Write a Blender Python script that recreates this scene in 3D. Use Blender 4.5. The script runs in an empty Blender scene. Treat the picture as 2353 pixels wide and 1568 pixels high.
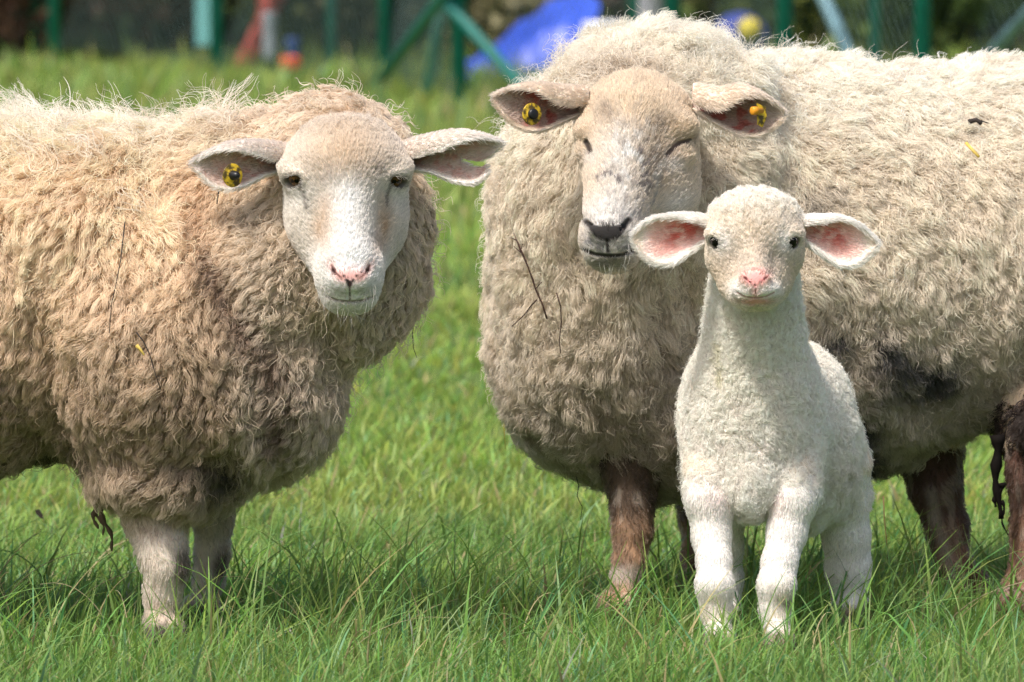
import bpy, math, random
import numpy as np
from mathutils import Vector, Matrix, kdtree
R = math.radians
rng = np.random.default_rng(7)
random.seed(7)
sc = bpy.context.scene
COL = sc.collection

# ------------------------------------------------------------------ camera, light, exposure
CAM_Y, CAM_Z, FPX = -11.4, 1.25, 8533.3
PITCH = math.atan((341 + 292) / FPX)
cd = bpy.data.cameras.new('camera'); cam = bpy.data.objects.new('camera', cd); COL.objects.link(cam)
cd.lens = 300; cd.sensor_width = 36; cd.clip_start = 0.5; cd.clip_end = 500
cam.location = (0, CAM_Y, CAM_Z); cam.rotation_euler = (R(90) - PITCH, 0, 0)
cd.dof.use_dof = True; cd.dof.focus_distance = 11.28; cd.dof.aperture_fstop = 10.5
sc.camera = cam

SUN = Vector((-0.31, -0.42, 0.85)).normalized()
world = bpy.data.worlds.new('World'); sc.world = world; world.use_nodes = True
nt = world.node_tree; bg = nt.nodes['Background']
sky = nt.nodes.new('ShaderNodeTexSky'); sky.sky_type = 'NISHITA'; sky.sun_disc = False
sky.sun_elevation = math.asin(SUN.z); sky.sun_rotation = math.atan2(SUN.x, SUN.y)
sky.air_density = 1.0; sky.dust_density = 5.0; sky.ozone_density = 0.5
nt.links.new(sky.outputs[0], bg.inputs[0]); bg.inputs[1].default_value = 0.15
ld = bpy.data.lights.new('sun', 'SUN'); lo = bpy.data.objects.new('sun', ld); COL.objects.link(lo)
ld.energy = 3.0; ld.angle = R(6); ld.color = (1, 0.965, 0.91)
lo.rotation_euler = SUN.to_track_quat('Z', 'Y').to_euler(); lo.location = (0, 0, 8)
sc.view_settings.view_transform = 'Standard'; sc.view_settings.look = 'None'
sc.view_settings.exposure = 0.29; sc.view_settings.gamma = 1.0
sc.render.engine = 'CYCLES'
sc.cycles.max_bounces = 8; sc.cycles.diffuse_bounces = 4; sc.cycles.glossy_bounces = 3
sc.cycles.transmission_bounces = 6; sc.cycles.transparent_max_bounces = 8
sc.cycles.use_denoising = True; sc.cycles.denoiser = 'OPENIMAGEDENOISE'
sc.cycles.denoising_input_passes = 'RGB_ALBEDO_NORMAL'; sc.cycles.denoising_prefilter = 'NONE'
sc.cycles.sample_clamp_indirect = 6

# ------------------------------------------------------------------ helpers
DS = 1024 / 2353.0
cp, sp = math.cos(PITCH), math.sin(PITCH)
def W(u, v, Y):
    """measured point (u right, v down in the 2353 wide survey) standing at depth Y -> world"""
    a = (u * DS - 512) / FPX; b = (341 - v * DS) / FPX
    d = (a, cp + b * sp, -sp + b * cp); t = (Y - CAM_Y) / d[1]
    return np.array((a * t, Y, CAM_Z + d[2] * t))
def PX(P):
    """world points -> survey coordinates (for placing real markings)"""
    x = P[:, 0]; y = P[:, 1] - CAM_Y; z = P[:, 2] - CAM_Z
    dep = y * cp - z * sp; up = y * sp + z * cp
    return (x / dep * FPX + 512) / DS, (341 - up / dep * FPX) / DS
def M(n, Y=0.0): return n * DS / FPX * (Y - CAM_Y)      # survey units -> metres
def nrm(v): return v / np.maximum(np.linalg.norm(v, axis=-1, keepdims=True), 1e-9)

_tab = np.random.default_rng(3).random((32, 32, 32)).astype(np.float32)
def vnoise(P, s, off=0.0):
    q = P / s + off * 7.31 + 100.0
    i = np.floor(q).astype(int); f = q - i; f = f * f * (3 - 2 * f); r = 0
    for a in (0, 1):
        for b in (0, 1):
            for c in (0, 1):
                w = (f[:, 0] if a else 1 - f[:, 0]) * (f[:, 1] if b else 1 - f[:, 1]) * (f[:, 2] if c else 1 - f[:, 2])
                r = r + w * _tab[(i[:, 0] + a) % 32, (i[:, 1] + b) % 32, (i[:, 2] + c) % 32]
    return r
def vec_noise(P, s, off): return np.stack([vnoise(P, s, off + k * 3.7) - .5 for k in range(3)], 1) * 2
def sstep(a, b, x):
    t = np.clip((x - a) / (b - a), 0, 1); return t * t * (3 - 2 * t)
def blob(u, v, cu, cv, ru, rv, rot=0.0, hard=1.0):
    c, s = math.cos(R(rot)), math.sin(R(rot)); x = u - cu; y = v - cv
    a = (x * c + y * s) / ru; b = (-x * s + y * c) / rv
    return np.exp(-np.power(a * a + b * b, hard))
def mixc(base, c, w): return base * (1 - w[:, None]) + np.array(c)[None, :] * w[:, None]

def put(o, parent=None, label=None, cat=None, group=None, kind=None):
    COL.objects.link(o)
    if parent is not None: o.parent = parent
    if label: o['label'] = label
    if cat: o['category'] = cat
    if group: o['group'] = group
    if kind: o['kind'] = kind
    return o
def thing(name, loc, label, cat, group=None):
    o = bpy.data.objects.new(name, None); o.location = loc; o.empty_display_size = .1
    return put(o, None, label, cat, group)
def local(root, V):
    V = np.asarray(V, dtype=np.float64)
    return V - np.array(root.location)[None, :] if root is not None else V
def mesh(name, V, F, mat, parent=None, smooth=True, col=None, **kw):
    V = local(parent, V) if parent is not None else np.asarray(V, float)
    me = bpy.data.meshes.new(name)
    if isinstance(F, np.ndarray):
        n, k = F.shape
        me.vertices.add(len(V)); me.vertices.foreach_set('co', V.astype(np.float32).ravel())
        me.loops.add(n * k); me.loops.foreach_set('vertex_index', F.astype(np.int32).ravel())
        me.polygons.add(n); me.polygons.foreach_set('loop_start', np.arange(n, dtype=np.int32) * k)
        me.update(calc_edges=True)
    else:
        me.from_pydata([tuple(v) for v in V], [], F); me.update()
    if smooth: me.polygons.foreach_set('use_smooth', np.ones(len(me.polygons), bool))
    if col is not None:
        a = me.color_attributes.new('col', 'FLOAT_COLOR', 'POINT')
        a.data.foreach_set('color', np.concatenate([col, np.ones((len(col), 1))], 1).astype(np.float32).ravel())
    if mat: me.materials.append(mat)
    o = bpy.data.objects.new(name, me)
    return put(o, parent, **kw)
def hair(name, P, rad, col, mat, parent=None, **kw):
    """P (n,k,3) strands"""
    n, k = P.shape[:2]
    cu = bpy.data.hair_curves.new(name); cu.add_curves([k] * n)
    L = local(parent, P.reshape(-1, 3)) if parent is not None else P.reshape(-1, 3)
    cu.attributes['position'].data.foreach_set('vector', L.astype(np.float32).ravel())
    at = cu.attributes.get('radius') or cu.attributes.new('radius', 'FLOAT', 'POINT')
    at.data.foreach_set('value', rad.astype(np.float32).ravel())
    a = cu.attributes.new('col', 'FLOAT_COLOR', 'POINT')
    c4 = np.concatenate([col.reshape(-1, 3), np.ones((n * k, 1))], 1)
    a.data.foreach_set('color', c4.astype(np.float32).ravel())
    cu.materials.append(mat)
    o = bpy.data.objects.new(name, cu)
    return put(o, parent, **kw)

# ------------------------------------------------------------------ materials
def mat_new(name):
    m = bpy.data.materials.new(name); m.use_nodes = True
    return m, m.node_tree, m.node_tree.nodes['Principled BSDF']
def simple(name, c, rough=.6, noise=0.0, scale=30, spec=.4, metal=0, bump=0.0):
    m, t, b = mat_new(name)
    b.inputs['Roughness'].default_value = rough; b.inputs['Specular IOR Level'].default_value = spec
    b.inputs['Metallic'].default_value = metal
    b.inputs['Base Color'].default_value = (*c, 1)
    if noise or bump:
        n = t.nodes.new('ShaderNodeTexNoise'); n.inputs['Scale'].default_value = scale; n.inputs['Detail'].default_value = 5
        tc = t.nodes.new('ShaderNodeTexCoord'); t.links.new(tc.outputs['Object'], n.inputs['Vector'])
        mx = t.nodes.new('ShaderNodeMix'); mx.data_type = 'RGBA'
        mx.inputs['A'].default_value = (*[x * (1 - noise) for x in c], 1)
        mx.inputs['B'].default_value = (*[min(1, x * (1 + noise)) for x in c], 1)
        t.links.new(n.outputs['Fac'], mx.inputs['Factor']); t.links.new(mx.outputs['Result'], b.inputs['Base Color'])
        if bump:
            bp = t.nodes.new('ShaderNodeBump'); bp.inputs['Strength'].default_value = bump; bp.inputs['Distance'].default_value = .01
            t.links.new(n.outputs['Fac'], bp.inputs['Height']); t.links.new(bp.outputs['Normal'], b.inputs['Normal'])
    return m
def attr_mat(name, rough=.75, spec=.25, bump=0.3, scale=400, trans=0.0, sss=0.0):
    m, t, b = mat_new(name)
    a = t.nodes.new('ShaderNodeAttribute'); a.attribute_name = 'col'
    t.links.new(a.outputs['Color'], b.inputs['Base Color'])
    b.inputs['Roughness'].default_value = rough; b.inputs['Specular IOR Level'].default_value = spec
    if sss:
        b.inputs['Subsurface Weight'].default_value = sss; b.inputs['Subsurface Radius'].default_value = (.01, .004, .002)
        b.inputs['Subsurface Scale'].default_value = .3
    if bump:
        n = t.nodes.new('ShaderNodeTexNoise'); n.inputs['Scale'].default_value = scale; n.inputs['Detail'].default_value = 4
        tc = t.nodes.new('ShaderNodeTexCoord'); t.links.new(tc.outputs['Object'], n.inputs['Vector'])
        bp = t.nodes.new('ShaderNodeBump'); bp.inputs['Strength'].default_value = bump; bp.inputs['Distance'].default_value = .002
        t.links.new(n.outputs['Fac'], bp.inputs['Height']); t.links.new(bp.outputs['Normal'], b.inputs['Normal'])
    if trans:
        tr = t.nodes.new('ShaderNodeBsdfTranslucent'); t.links.new(a.outputs['Color'], tr.inputs['Color'])
        ms = t.nodes.new('ShaderNodeMixShader'); ms.inputs[0].default_value = trans
        out = t.nodes['Material Output']
        t.links.new(b.outputs[0], ms.inputs[1]); t.links.new(tr.outputs[0], ms.inputs[2]); t.links.new(ms.outputs[0], out.inputs['Surface'])
    return m
def hair_mat(name, rough=.4, dif=.55):
    m = bpy.data.materials.new(name); m.use_nodes = True; t = m.node_tree
    t.nodes.remove(t.nodes['Principled BSDF'])
    h = t.nodes.new('ShaderNodeBsdfHairPrincipled'); h.model = 'CHIANG'; h.parametrization = 'COLOR'
    h.inputs['Roughness'].default_value = rough; h.inputs['Radial Roughness'].default_value = .65
    if 'Random Roughness' in h.inputs: h.inputs['Random Roughness'].default_value = .1
    a = t.nodes.new('ShaderNodeAttribute'); a.attribute_name = 'col'
    t.links.new(a.outputs['Color'], h.inputs['Color'])
    df = t.nodes.new('ShaderNodeBsdfDiffuse'); t.links.new(a.outputs['Color'], df.inputs['Color'])
    ms = t.nodes.new('ShaderNodeMixShader'); ms.inputs[0].default_value = dif
    t.links.new(h.outputs[0], ms.inputs[1]); t.links.new(df.outputs[0], ms.inputs[2])
    t.links.new(ms.outputs[0], t.nodes['Material Output'].inputs['Surface'])
    return m
MSKIN = attr_mat('hide_and_skin', sss=.15)
MWOOL = hair_mat('wool_fibre', .45)
MHAIR = hair_mat('short_hair', .35)
MGRASS = attr_mat('grass_blade', rough=.45, spec=.35, bump=0, trans=.42)
MLEAF = attr_mat('bush_leaf', rough=.5, spec=.3, bump=0, trans=.25)
MEYE, _t, _b = mat_new('eye'); 
_a = _t.nodes.new('ShaderNodeAttribute'); _a.attribute_name = 'col'; _t.links.new(_a.outputs['Color'], _b.inputs['Base Color'])
_b.inputs['Roughness'].default_value = .05; _b.inputs['Specular IOR Level'].default_value = .22

# ------------------------------------------------------------------ sculpting with distance fields
class Sculpt:
    def __init__(s): s.p = []; s.lump = None
    def E(s, c, r, k=.02, rot=None, sub=False):
        Rm = None if rot is None else np.array(rot)
        s.p.append(('E', np.array(c, float), np.array(r, float), Rm, k, sub)); return s
    def C(s, a, b, ra, rb, k=.02, sub=False):
        s.p.append(('C', np.array(a, float), np.array(b, float), (ra, rb), k, sub)); return s
    def chain(s, pts, k=.02, sub=False):
        for (a, ra), (b, rb) in zip(pts[:-1], pts[1:]): s.C(a, b, ra, rb, k, sub)
        return s
    def __call__(s, P):
        d = np.full(len(P), 10.0)
        for q in s.p:
            if q[0] == 'E':
                _, c, r, Rm, k, sub = q; x = P - c
                if Rm is not None: x = x @ Rm
                k0 = np.linalg.norm(x / r, axis=1); k1 = np.linalg.norm(x / (r * r), axis=1)
                e = k0 * (k0 - 1) / np.maximum(k1, 1e-9)
                e = np.where(k0 < 1e-4, -r.min(), e)
            else:
                _, a, b, (ra, rb), k, sub = q; ab = b - a
                h = np.clip(((P - a) @ ab) / (ab @ ab), 0, 1)
                e = np.linalg.norm(P - a - h[:, None] * ab, axis=1) - (ra + (rb - ra) * h)
            if sub:
                e = -e; h = np.clip(.5 - .5 * (e - d) / k * -1, 0, 1)   # smooth max
                h = np.clip(.5 + .5 * (e - d) / k, 0, 1)
                d = d * (1 - h) + e * h + k * h * (1 - h)
            else:
                h = np.clip(.5 + .5 * (e - d) / k, 0, 1)
                d = e * (1 - h) + d * h - k * h * (1 - h)
        if s.lump:
            nearb = np.abs(d) < .08
            if nearb.any():
                q = P[nearb] * np.array([1.25, 1, .8])
                d[nearb] += sum(a * (vnoise(q, w_, 31) - .5) * 2 for a, w_ in s.lump)
        return d
    def bounds(s, pad):
        lo, hi = [], []
        for q in s.p:
            if q[5 if q[0] == 'E' else 5]: continue
            if q[0] == 'E': m = q[2].max() if q[3] is not None else q[2]; lo.append(q[1] - m); hi.append(q[1] + m)
            else:
                m = max(q[3]); lo.append(np.minimum(q[1], q[2]) - m); hi.append(np.maximum(q[1], q[2]) + m)
        return np.min(lo, 0) - pad, np.max(hi, 0) + pad
def grad(f, P, e=1e-3):
    g = np.empty_like(P)
    for k in range(3):
        d = np.zeros(3); d[k] = e; g[:, k] = f(P + d) - f(P - d)
    return nrm(g)
def polygonise(f, lo, hi, h):
    """sparse surface nets"""
    lo = np.array(lo); n = np.ceil((np.array(hi) - lo) / h).astype(int) + 1
    B = 8
    nb = np.ceil(n / B).astype(int)
    bi = np.stack(np.meshgrid(*[np.arange(k) for k in nb], indexing='ij'), -1).reshape(-1, 3)
    dc = f(lo + (bi * B + B / 2) * h)
    bi = bi[np.abs(dc) < h * B * 1.6]
    D = np.full(nb * B + 1, 1.0, np.float32)
    D[:] = np.nan
    off = np.stack(np.meshgrid(*[np.arange(B + 1)] * 3, indexing='ij'), -1).reshape(-1, 3)
    for s0 in range(0, len(bi), 400):
        ii = (bi[s0:s0 + 400, None, :] * B + off[None]).reshape(-1, 3)
        D[ii[:, 0], ii[:, 1], ii[:, 2]] = f(lo + ii * h)
    S = D < 0
    ok = ~np.isnan(D)
    cor = [(a, b, c) for a in (0, 1) for b in (0, 1) for c in (0, 1)]
    sl = lambda A, c: A[c[0]:A.shape[0] - 1 + c[0], c[1]:A.shape[1] - 1 + c[1], c[2]:A.shape[2] - 1 + c[2]]
    cnt = sum(sl(S, c).astype(np.int8) for c in cor); okc = np.ones(cnt.shape, bool)
    for c in cor: okc &= sl(ok, c)
    act = (cnt > 0) & (cnt < 8) & okc
    idx = np.full(act.shape, -1, np.int64); ci = np.argwhere(act); idx[act] = np.arange(len(ci))
    acc = np.zeros((len(ci), 3)); w = np.zeros(len(ci))
    for i, a in enumerate(cor):
        for j, b in enumerate(cor):
            if j <= i or sum(abs(x - y) for x, y in zip(a, b)) != 1: continue
            A, Bc = np.array(a), np.array(b)
            pa, pb = ci + A, ci + Bc
            da = D[pa[:, 0], pa[:, 1], pa[:, 2]]; db = D[pb[:, 0], pb[:, 1], pb[:, 2]]
            cr = (da < 0) != (db < 0); t = np.where(cr, da / np.where(cr, da - db, 1), 0)
            acc += np.where(cr[:, None], pa + (pb - pa) * t[:, None], 0); w += cr
    V = lo + acc / w[:, None] * h
    F = []
    for ax in range(3):
        o1, o2 = [(1, 2), (2, 0), (0, 1)][ax]
        e = np.zeros(3, int); e[ax] = 1
        c = ci
        nx = c + e
        a0 = S[c[:, 0], c[:, 1], c[:, 2]]; a1 = S[nx[:, 0], nx[:, 1], nx[:, 2]]
        m = (a0 != a1) & (c[:, o1] > 0) & (c[:, o2] > 0); cc = c[m]; s0 = a0[m]
        u = np.zeros(3, int); u[o1] = 1; v = np.zeros(3, int); v[o2] = 1
        g = lambda q: idx[q[:, 0], q[:, 1], q[:, 2]]
        q = np.stack([g(cc - u - v), g(cc - v), g(cc), g(cc - u)], 1)
        good = (q >= 0).all(1); q = q[good]; s0 = s0[good]
        q[~s0] = q[~s0][:, ::-1]; F.append(q)
    F = np.concatenate(F)
    for _ in range(2):
        V = V - grad(f, V) * np.clip(f(V), -h, h)[:, None]
    N = grad(f, V, h * .5)
    fn = np.cross(V[F[:, 1]] - V[F[:, 0]], V[F[:, 2]] - V[F[:, 0]]); bad = (fn * N[F[:, 0]]).sum(1) < 0
    F[bad] = F[bad][:, ::-1]
    return V, F, N
def tris(F): return np.concatenate([F[:, [0, 1, 2]], F[:, [0, 2, 3]]])
def scatter(V, N, F, n, dens=None, r=rng):
    T = tris(F); a, b, c = V[T[:, 0]], V[T[:, 1]], V[T[:, 2]]
    ar = np.linalg.norm(np.cross(b - a, c - a), axis=1)
    if dens is not None: ar = ar * np.clip(dens[T].mean(1), 0, None)
    i = r.choice(len(T), n, p=ar / ar.sum())
    x, y = r.random(n), r.random(n); f = x + y > 1; x[f] = 1 - x[f]; y[f] = 1 - y[f]; z = 1 - x - y
    Tt = T[i]; mix = lambda A: A[Tt[:, 0]] * z[:, None] + A[Tt[:, 1]] * x[:, None] + A[Tt[:, 2]] * y[:, None]
    return mix(V), nrm(mix(N)), Tt, (z, x, y)

def grow(P, N, comb, L, K=8, lift=.5, clump=.6, spacing=.014, curl=.002, turns=2.0, frizz=.2, rad=(.0005, .00015), bend=1.3, cl_len=.3, r=rng, cpow=.8):
    """strands rooted at P; comb = desired tangent direction; lift 1 = straight out, 0 = lying down"""
    n = len(P); t = np.linspace(0, 1, K)[None, :, None]
    tang = nrm(comb - (comb * N).sum(1, keepdims=True) * N)
    lift = np.broadcast_to(np.asarray(lift, float).reshape(-1, 1), (n, 1))
    L = np.broadcast_to(np.asarray(L, float).reshape(-1, 1), (n, 1)) * (1 + cl_len * (r.random((n, 1)) - .5))
    curl = np.broadcast_to(np.asarray(curl, float).reshape(-1, 1), (n, 1))
    curl = curl + 0
    clump = np.broadcast_to(np.asarray(clump, float).reshape(-1, 1), (n, 1))
    rr = nrm(r.normal(size=(n, 3)))
    d0 = nrm(N * lift + tang * (1 - lift) + rr * frizz)
    d1 = nrm(N * lift * .35 + tang + rr * frizz)
    path = lambda P0, a, b, Ln: P0[:, None, :] + Ln[:, None, :] * (a[:, None, :] * (t - .5 * t ** (1 + bend)) + b[:, None, :] * .5 * t ** (1 + bend))
    S = path(P, d0, d1, L)
    nc = max(8, int(n / 1)); 
    # clump guides: thin out roots with a grid of the wanted spacing
    jit = r.random(3) * spacing
    key = np.floor((P + jit + vec_noise(P, spacing * 3, 5) * spacing * .5) / spacing).astype(np.int64)
    key = key[:, 0] * 73856093 ^ key[:, 1] * 19349663 ^ key[:, 2] * 83492791
    _, first = np.unique(key, return_index=True)
    kd = kdtree.KDTree(len(first))
    for i, j in enumerate(first): kd.insert(P[j], i)
    kd.balance()
    g = np.fromiter((kd.find(p)[1] for p in P), dtype=np.int64, count=n)
    G = first[g]
    gs = r.random(len(P))
    Lg = L[G] * (.7 + .7 * gs[G])[:, None]
    Cp = path(P[G], d0[G], d1[G], Lg)
    w = clump[:, None, :] * t ** cpow
    Q = S * (1 - w) + Cp * w
    ax = nrm(d0[G] + d1[G]); e1 = nrm(np.cross(ax, nrm(r.normal(size=(n, 3)))[G])); e2 = np.cross(ax, e1)
    ph = (r.random(n)[G] * 6.28 + r.normal(size=n) * .5)[:, None, None]
    tn = (turns * (.6 + .8 * r.random(n)[G]))[:, None, None] * np.minimum(1.6, (L / np.mean(L))[:, None, :])
    sgn = np.where(r.random(n)[G] > .5, 1, -1)[:, None, None]
    amp = curl[:, None, :] * (.5 + r.random(n)[G])[:, None, None] * np.minimum(1, t * 2.5)
    Q = Q + amp * (np.cos(6.283 * tn * t + ph) * e1[:, None, :] + sgn * np.sin(6.283 * tn * t + ph) * e2[:, None, :])
    rad_ = rad[0] + (rad[1] - rad[0]) * t[..., 0] ** 1.5 + np.zeros((n, 1))
    return Q, rad_, G, gs[G]

# ------------------------------------------------------------------ ears: an open, rolled leaf of real thickness
def ear(stations, thick=.0045, nt_=40, ns=72, notch=None):
    """stations: t, centre(3), up radius, depth radius, gap degrees, gap centre degrees (0 = straight at -Y, -90 = down)"""
    st = np.array([[s[0], *s[1], *s[2:]] for s in stations], float)
    T = np.linspace(0, 1, nt_)
    tt = st[:, 0]
    def cr(k):      # smooth interpolation
        y = st[:, k]; m = np.gradient(y, tt); i = np.clip(np.searchsorted(tt, T, 'right') - 1, 0, len(tt) - 2)
        h = tt[i + 1] - tt[i]; u = (T - tt[i]) / h
        return (2 * u**3 - 3 * u**2 + 1) * y[i] + (u**3 - 2 * u**2 + u) * h * m[i] + (-2 * u**3 + 3 * u**2) * y[i + 1] + (u**3 - u**2) * h * m[i + 1]
    c = np.stack([cr(1), cr(2), cr(3)], 1); a, b, gap, gc = cr(4), cr(5), cr(6), cr(7)
    a = np.maximum(a, .0012); b = np.maximum(b, .0012)
    S = np.linspace(0, 1, ns)
    ang = np.radians(gc[:, None] + gap[:, None] / 2 + S[None] * (360 - gap[:, None]))   # 0 = -Y, 90 = +Z
    mid = np.stack([np.repeat(c[:, 0:1], ns, 1), c[:, 1:2] - np.cos(ang) * b[:, None], c[:, 2:3] + np.sin(ang) * a[:, None]], -1)
    # normals by finite differences
    du = np.gradient(mid, axis=0); dv = np.gradient(mid, axis=1); N = nrm(np.cross(du, dv))
    out = nrm(mid - c[:, None, :]); s = np.sign((N * out).sum(-1, keepdims=True)); s[s == 0] = 1; N = N * s
    edge = np.minimum(1, np.minimum(S, 1 - S) * 14)[None, :, None]; tipf = np.minimum(1, (1 - T) * 20)[:, None, None]
    th = thick * (.25 + .75 * edge * tipf)
    O = mid + N * th / 2; I = mid - N * th / 2
    V = np.concatenate([O.reshape(-1, 3), I.reshape(-1, 3)]); NN = np.concatenate([N.reshape(-1, 3), -N.reshape(-1, 3)])
    keep = np.ones((nt_, ns), bool)
    if notch:
        t0, s0, s1, sc_ = notch
        Tm, Sm = np.meshgrid(T, S, indexing='ij'); wdt = (Tm - t0) / (1 - t0)
        keep = ~((Tm > t0) & (np.abs(Sm - sc_) < s0 + (s1 - s0) * np.clip(wdt, 0, 1))) & ~((Tm > .84) & (Sm > sc_))
    n = nt_ * ns; F = []
    fk = np.zeros((nt_ - 1, ns - 1), bool)
    for i in range(nt_ - 1):
        for j in range(ns - 1):
            if keep[i, j] and keep[i + 1, j] and keep[i, j + 1] and keep[i + 1, j + 1]:
                fk[i, j] = True
    q = lambda i, j: i * ns + j
    for i in range(nt_ - 1):
        for j in range(ns - 1):
            if not fk[i, j]: continue
            A, B_, C_, D_ = q(i, j), q(i + 1, j), q(i + 1, j + 1), q(i, j + 1)
            F.append((A, B_, C_, D_)); F.append((D_ + n, C_ + n, B_ + n, A + n))
            if j == 0 or not fk[i, j - 1]: F.append((A, A + n, B_ + n, B_))
            if j == ns - 2 or not fk[i, j + 1]: F.append((D_, C_, C_ + n, D_ + n))
            if i == nt_ - 2 or not fk[i + 1, j]: F.append((B_, B_ + n, C_ + n, C_))
            if i == 0: F.append((A, D_, D_ + n, A + n))
    side = np.concatenate([np.zeros(n), np.ones(n)]); tv = np.tile(np.repeat(T, ns), 2); sv = np.tile(np.tile(S, nt_), 2)
    F = np.array(F); u = np.unique(F); re = np.full(2 * n, -1); re[u] = np.arange(len(u))
    return V[u], re[F], NN[u], side[u], tv[u], sv[u], c
def join(parts):
    V, F, C, o = [], [], [], 0
    for v, f, c in parts: V.append(v); F.append(f + o); C.append(c); o += len(v)
    return np.concatenate(V), np.concatenate(F), np.concatenate(C)
def sphere(c, r, nu=28, nv=16, axis=None, squash=1.0):
    V, F = [], []
    for i in range(nv + 1):
        th = math.pi * i / nv
        for j in range(nu):
            ph = 2 * math.pi * j / nu; V.append((math.sin(th) * math.cos(ph), math.sin(th) * math.sin(ph), math.cos(th) * squash))
    for i in range(nv):
        for j in range(nu): F.append((i * nu + j, (i + 1) * nu + j, (i + 1) * nu + (j + 1) % nu, i * nu + (j + 1) % nu))
    V = np.array(V) * r
    if axis is not None: V = V @ np.array(Vector(axis).to_track_quat('Z', 'Y').to_matrix()).T
    return V + np.array(c), np.array(F)
def tube(pts, rads, n=8, cap=True):
    pts = np.array(pts, float); rads = np.broadcast_to(rads, (len(pts),)); V, F = [], []
    prev = np.array([0, 0, 1.0])
    for i, p in enumerate(pts):
        d = pts[min(i + 1, len(pts) - 1)] - pts[max(i - 1, 0)]; d = d / np.linalg.norm(d)
        if abs(d @ prev) > .95: prev = np.array([1.0, 0, 0])
        e1 = np.cross(d, prev); e1 /= np.linalg.norm(e1); e2 = np.cross(d, e1); prev = -np.cross(d, e1) if False else prev
        for j in range(n):
            a = 2 * math.pi * j / n; V.append(p + rads[i] * (math.cos(a) * e1 + math.sin(a) * e2))
    for i in range(len(pts) - 1):
        for j in range(n): F.append((i * n + j, i * n + (j + 1) % n, (i + 1) * n + (j + 1) % n, (i + 1) * n + j))
    V = np.array(V)
    if cap: F.append(tuple(range(n))[::-1]); F.append(tuple((len(pts) - 1) * n + j for j in range(n)))
    return V, F
def rotm(ax, deg): return np.array(Matrix.Rotation(R(deg), 3, ax))

def eye(root, c, axis, r, iris, pupil, name='eye', wide=False):
    V, F = sphere(c, r, axis=axis)
    a = nrm(np.array(axis, float)[None])[0]; d = nrm(V - np.array(c)); ang = np.degrees(np.arccos(np.clip(d @ a, -1, 1)))
    col = np.tile(np.array([.10, .06, .04]), (len(V), 1))
    col[ang < 58] = iris; 
    side = nrm(np.cross(a, [0, 0, 1])[None])[0]; h = np.abs(d @ side); vv = np.abs(d @ np.cross(side, a))
    if wide: col[(h < .5) & (vv < .17) & (ang < 60)] = pupil
    else: col[ang < 40] = pupil
    return mesh(name, V, F, MEYE, root, col=col)

# ------------------------------------------------------------------ one animal assembled from its sculpts
def assemble(root, wool, hwool, skins, ears, colfn_wool, colfn_skin, colfn_ear):
    """returns meshes data for hair growth; links ONE body mesh"""
    parts = []; out = {}
    lo, hi = wool.bounds(.02)
    V, F, N = polygonise(wool, lo, hi, hwool)
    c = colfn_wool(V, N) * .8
    parts.append((V, F, c)); out['wool'] = (V, F, N)
    out['skin'] = []
    for s, h in skins:
        lo, hi = s.bounds(.012)
        V, F, N = polygonise(s, lo, hi, h); parts.append((V, F, colfn_skin(V, N)))
        out['skin'].append((V, F, N))
    out['ear'] = []
    for e in ears:
        parts.append((e[0], e[1], colfn_ear(e))); out['ear'].append(e)
    V, F, C = join(parts)
    mesh('body', V, F, MSKIN, root, col=np.clip(C, .003, 1))
    return out

def ell(s, u, v, Y, ru, rv, ry, k=.03, rot=None, sub=False):
    return s.E(W(u, v, Y), (M(ru, Y), ry, M(rv, Y)), k, None if rot is None else rotm('Y', rot), sub)
def limb(s, pts, k=.015, sub=False):
    """pts: (u, v, Y, r in survey units); v None = standing on the ground"""
    q = []
    for u, v, Y, r in pts:
        p = W(u, 1480, Y) if v is None else W(u, v, Y)
        if v is None: p[2] = .03
        q.append((p, M(r, Y)))
    return s.chain(q, k, sub)
def front(f, u, v, Y0=-.6):
    """point and normal where the sculpt's front surface stands, seen from the field side"""
    Y = Y0
    for _ in range(400):
        p = W(u, v, Y)[None]; d = float(f(p)[0])
        if d < 2e-4: break
        Y += max(d * .8, 2e-4)
        if Y > 1.2: break
    return p[0], grad(f, p, 2e-3)[0]
def socket(s, u, v, Y0, w, h, tilt, ball, depth=.007, lid=.0022):
    p, n = front(s, u, v, Y0)
    e1 = nrm(np.cross([0, 0, 1.0], n)[None])[0]; e3 = np.cross(n, e1)
    c, sn = math.cos(R(tilt)), math.sin(R(tilt))
    a = e1 * c + e3 * sn; b = -e1 * sn + e3 * c
    Rm = np.stack([a, n, b], 1)
    s.E(p - n * .004, (w * 1.45, .004 + lid, h * 1.8), .008, Rm)
    s.E(p + n * lid, (w, depth + lid, h), .0012, Rm, sub=True)
    return p, n, a, b
def slit(s, f, pts, Y0, k=.0015, push=0.0):
    q = []
    for u, v, r in pts:
        p, n = front(f, u, v, Y0); q.append((p - n * push, M(r, p[1])))
    s.chain(q, k, sub=True)
def segd(u, v, pts):
    d = np.full(len(u), 1e9)
    for (a, b), (c, e) in zip(pts[:-1], pts[1:]):
        x, y = c - a, e - b; t = np.clip(((u - a) * x + (v - b) * y) / (x * x + y * y + 1e-9), 0, 1)
        d = np.minimum(d, np.hypot(u - a - t * x, v - b - t * y))
    return d
def clone(s):
    c = Sculpt(); c.p = list(s.p); return c
def hoofs(s, u, Y, k=1.0):
    p = W(u, 1480, Y); p[2] = .02
    for sx in (-1, 1): s.E(p + np.array([sx * .013 * k, -.012 * k, 0]), (.014 * k, .034 * k, .024 * k), .006)

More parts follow.
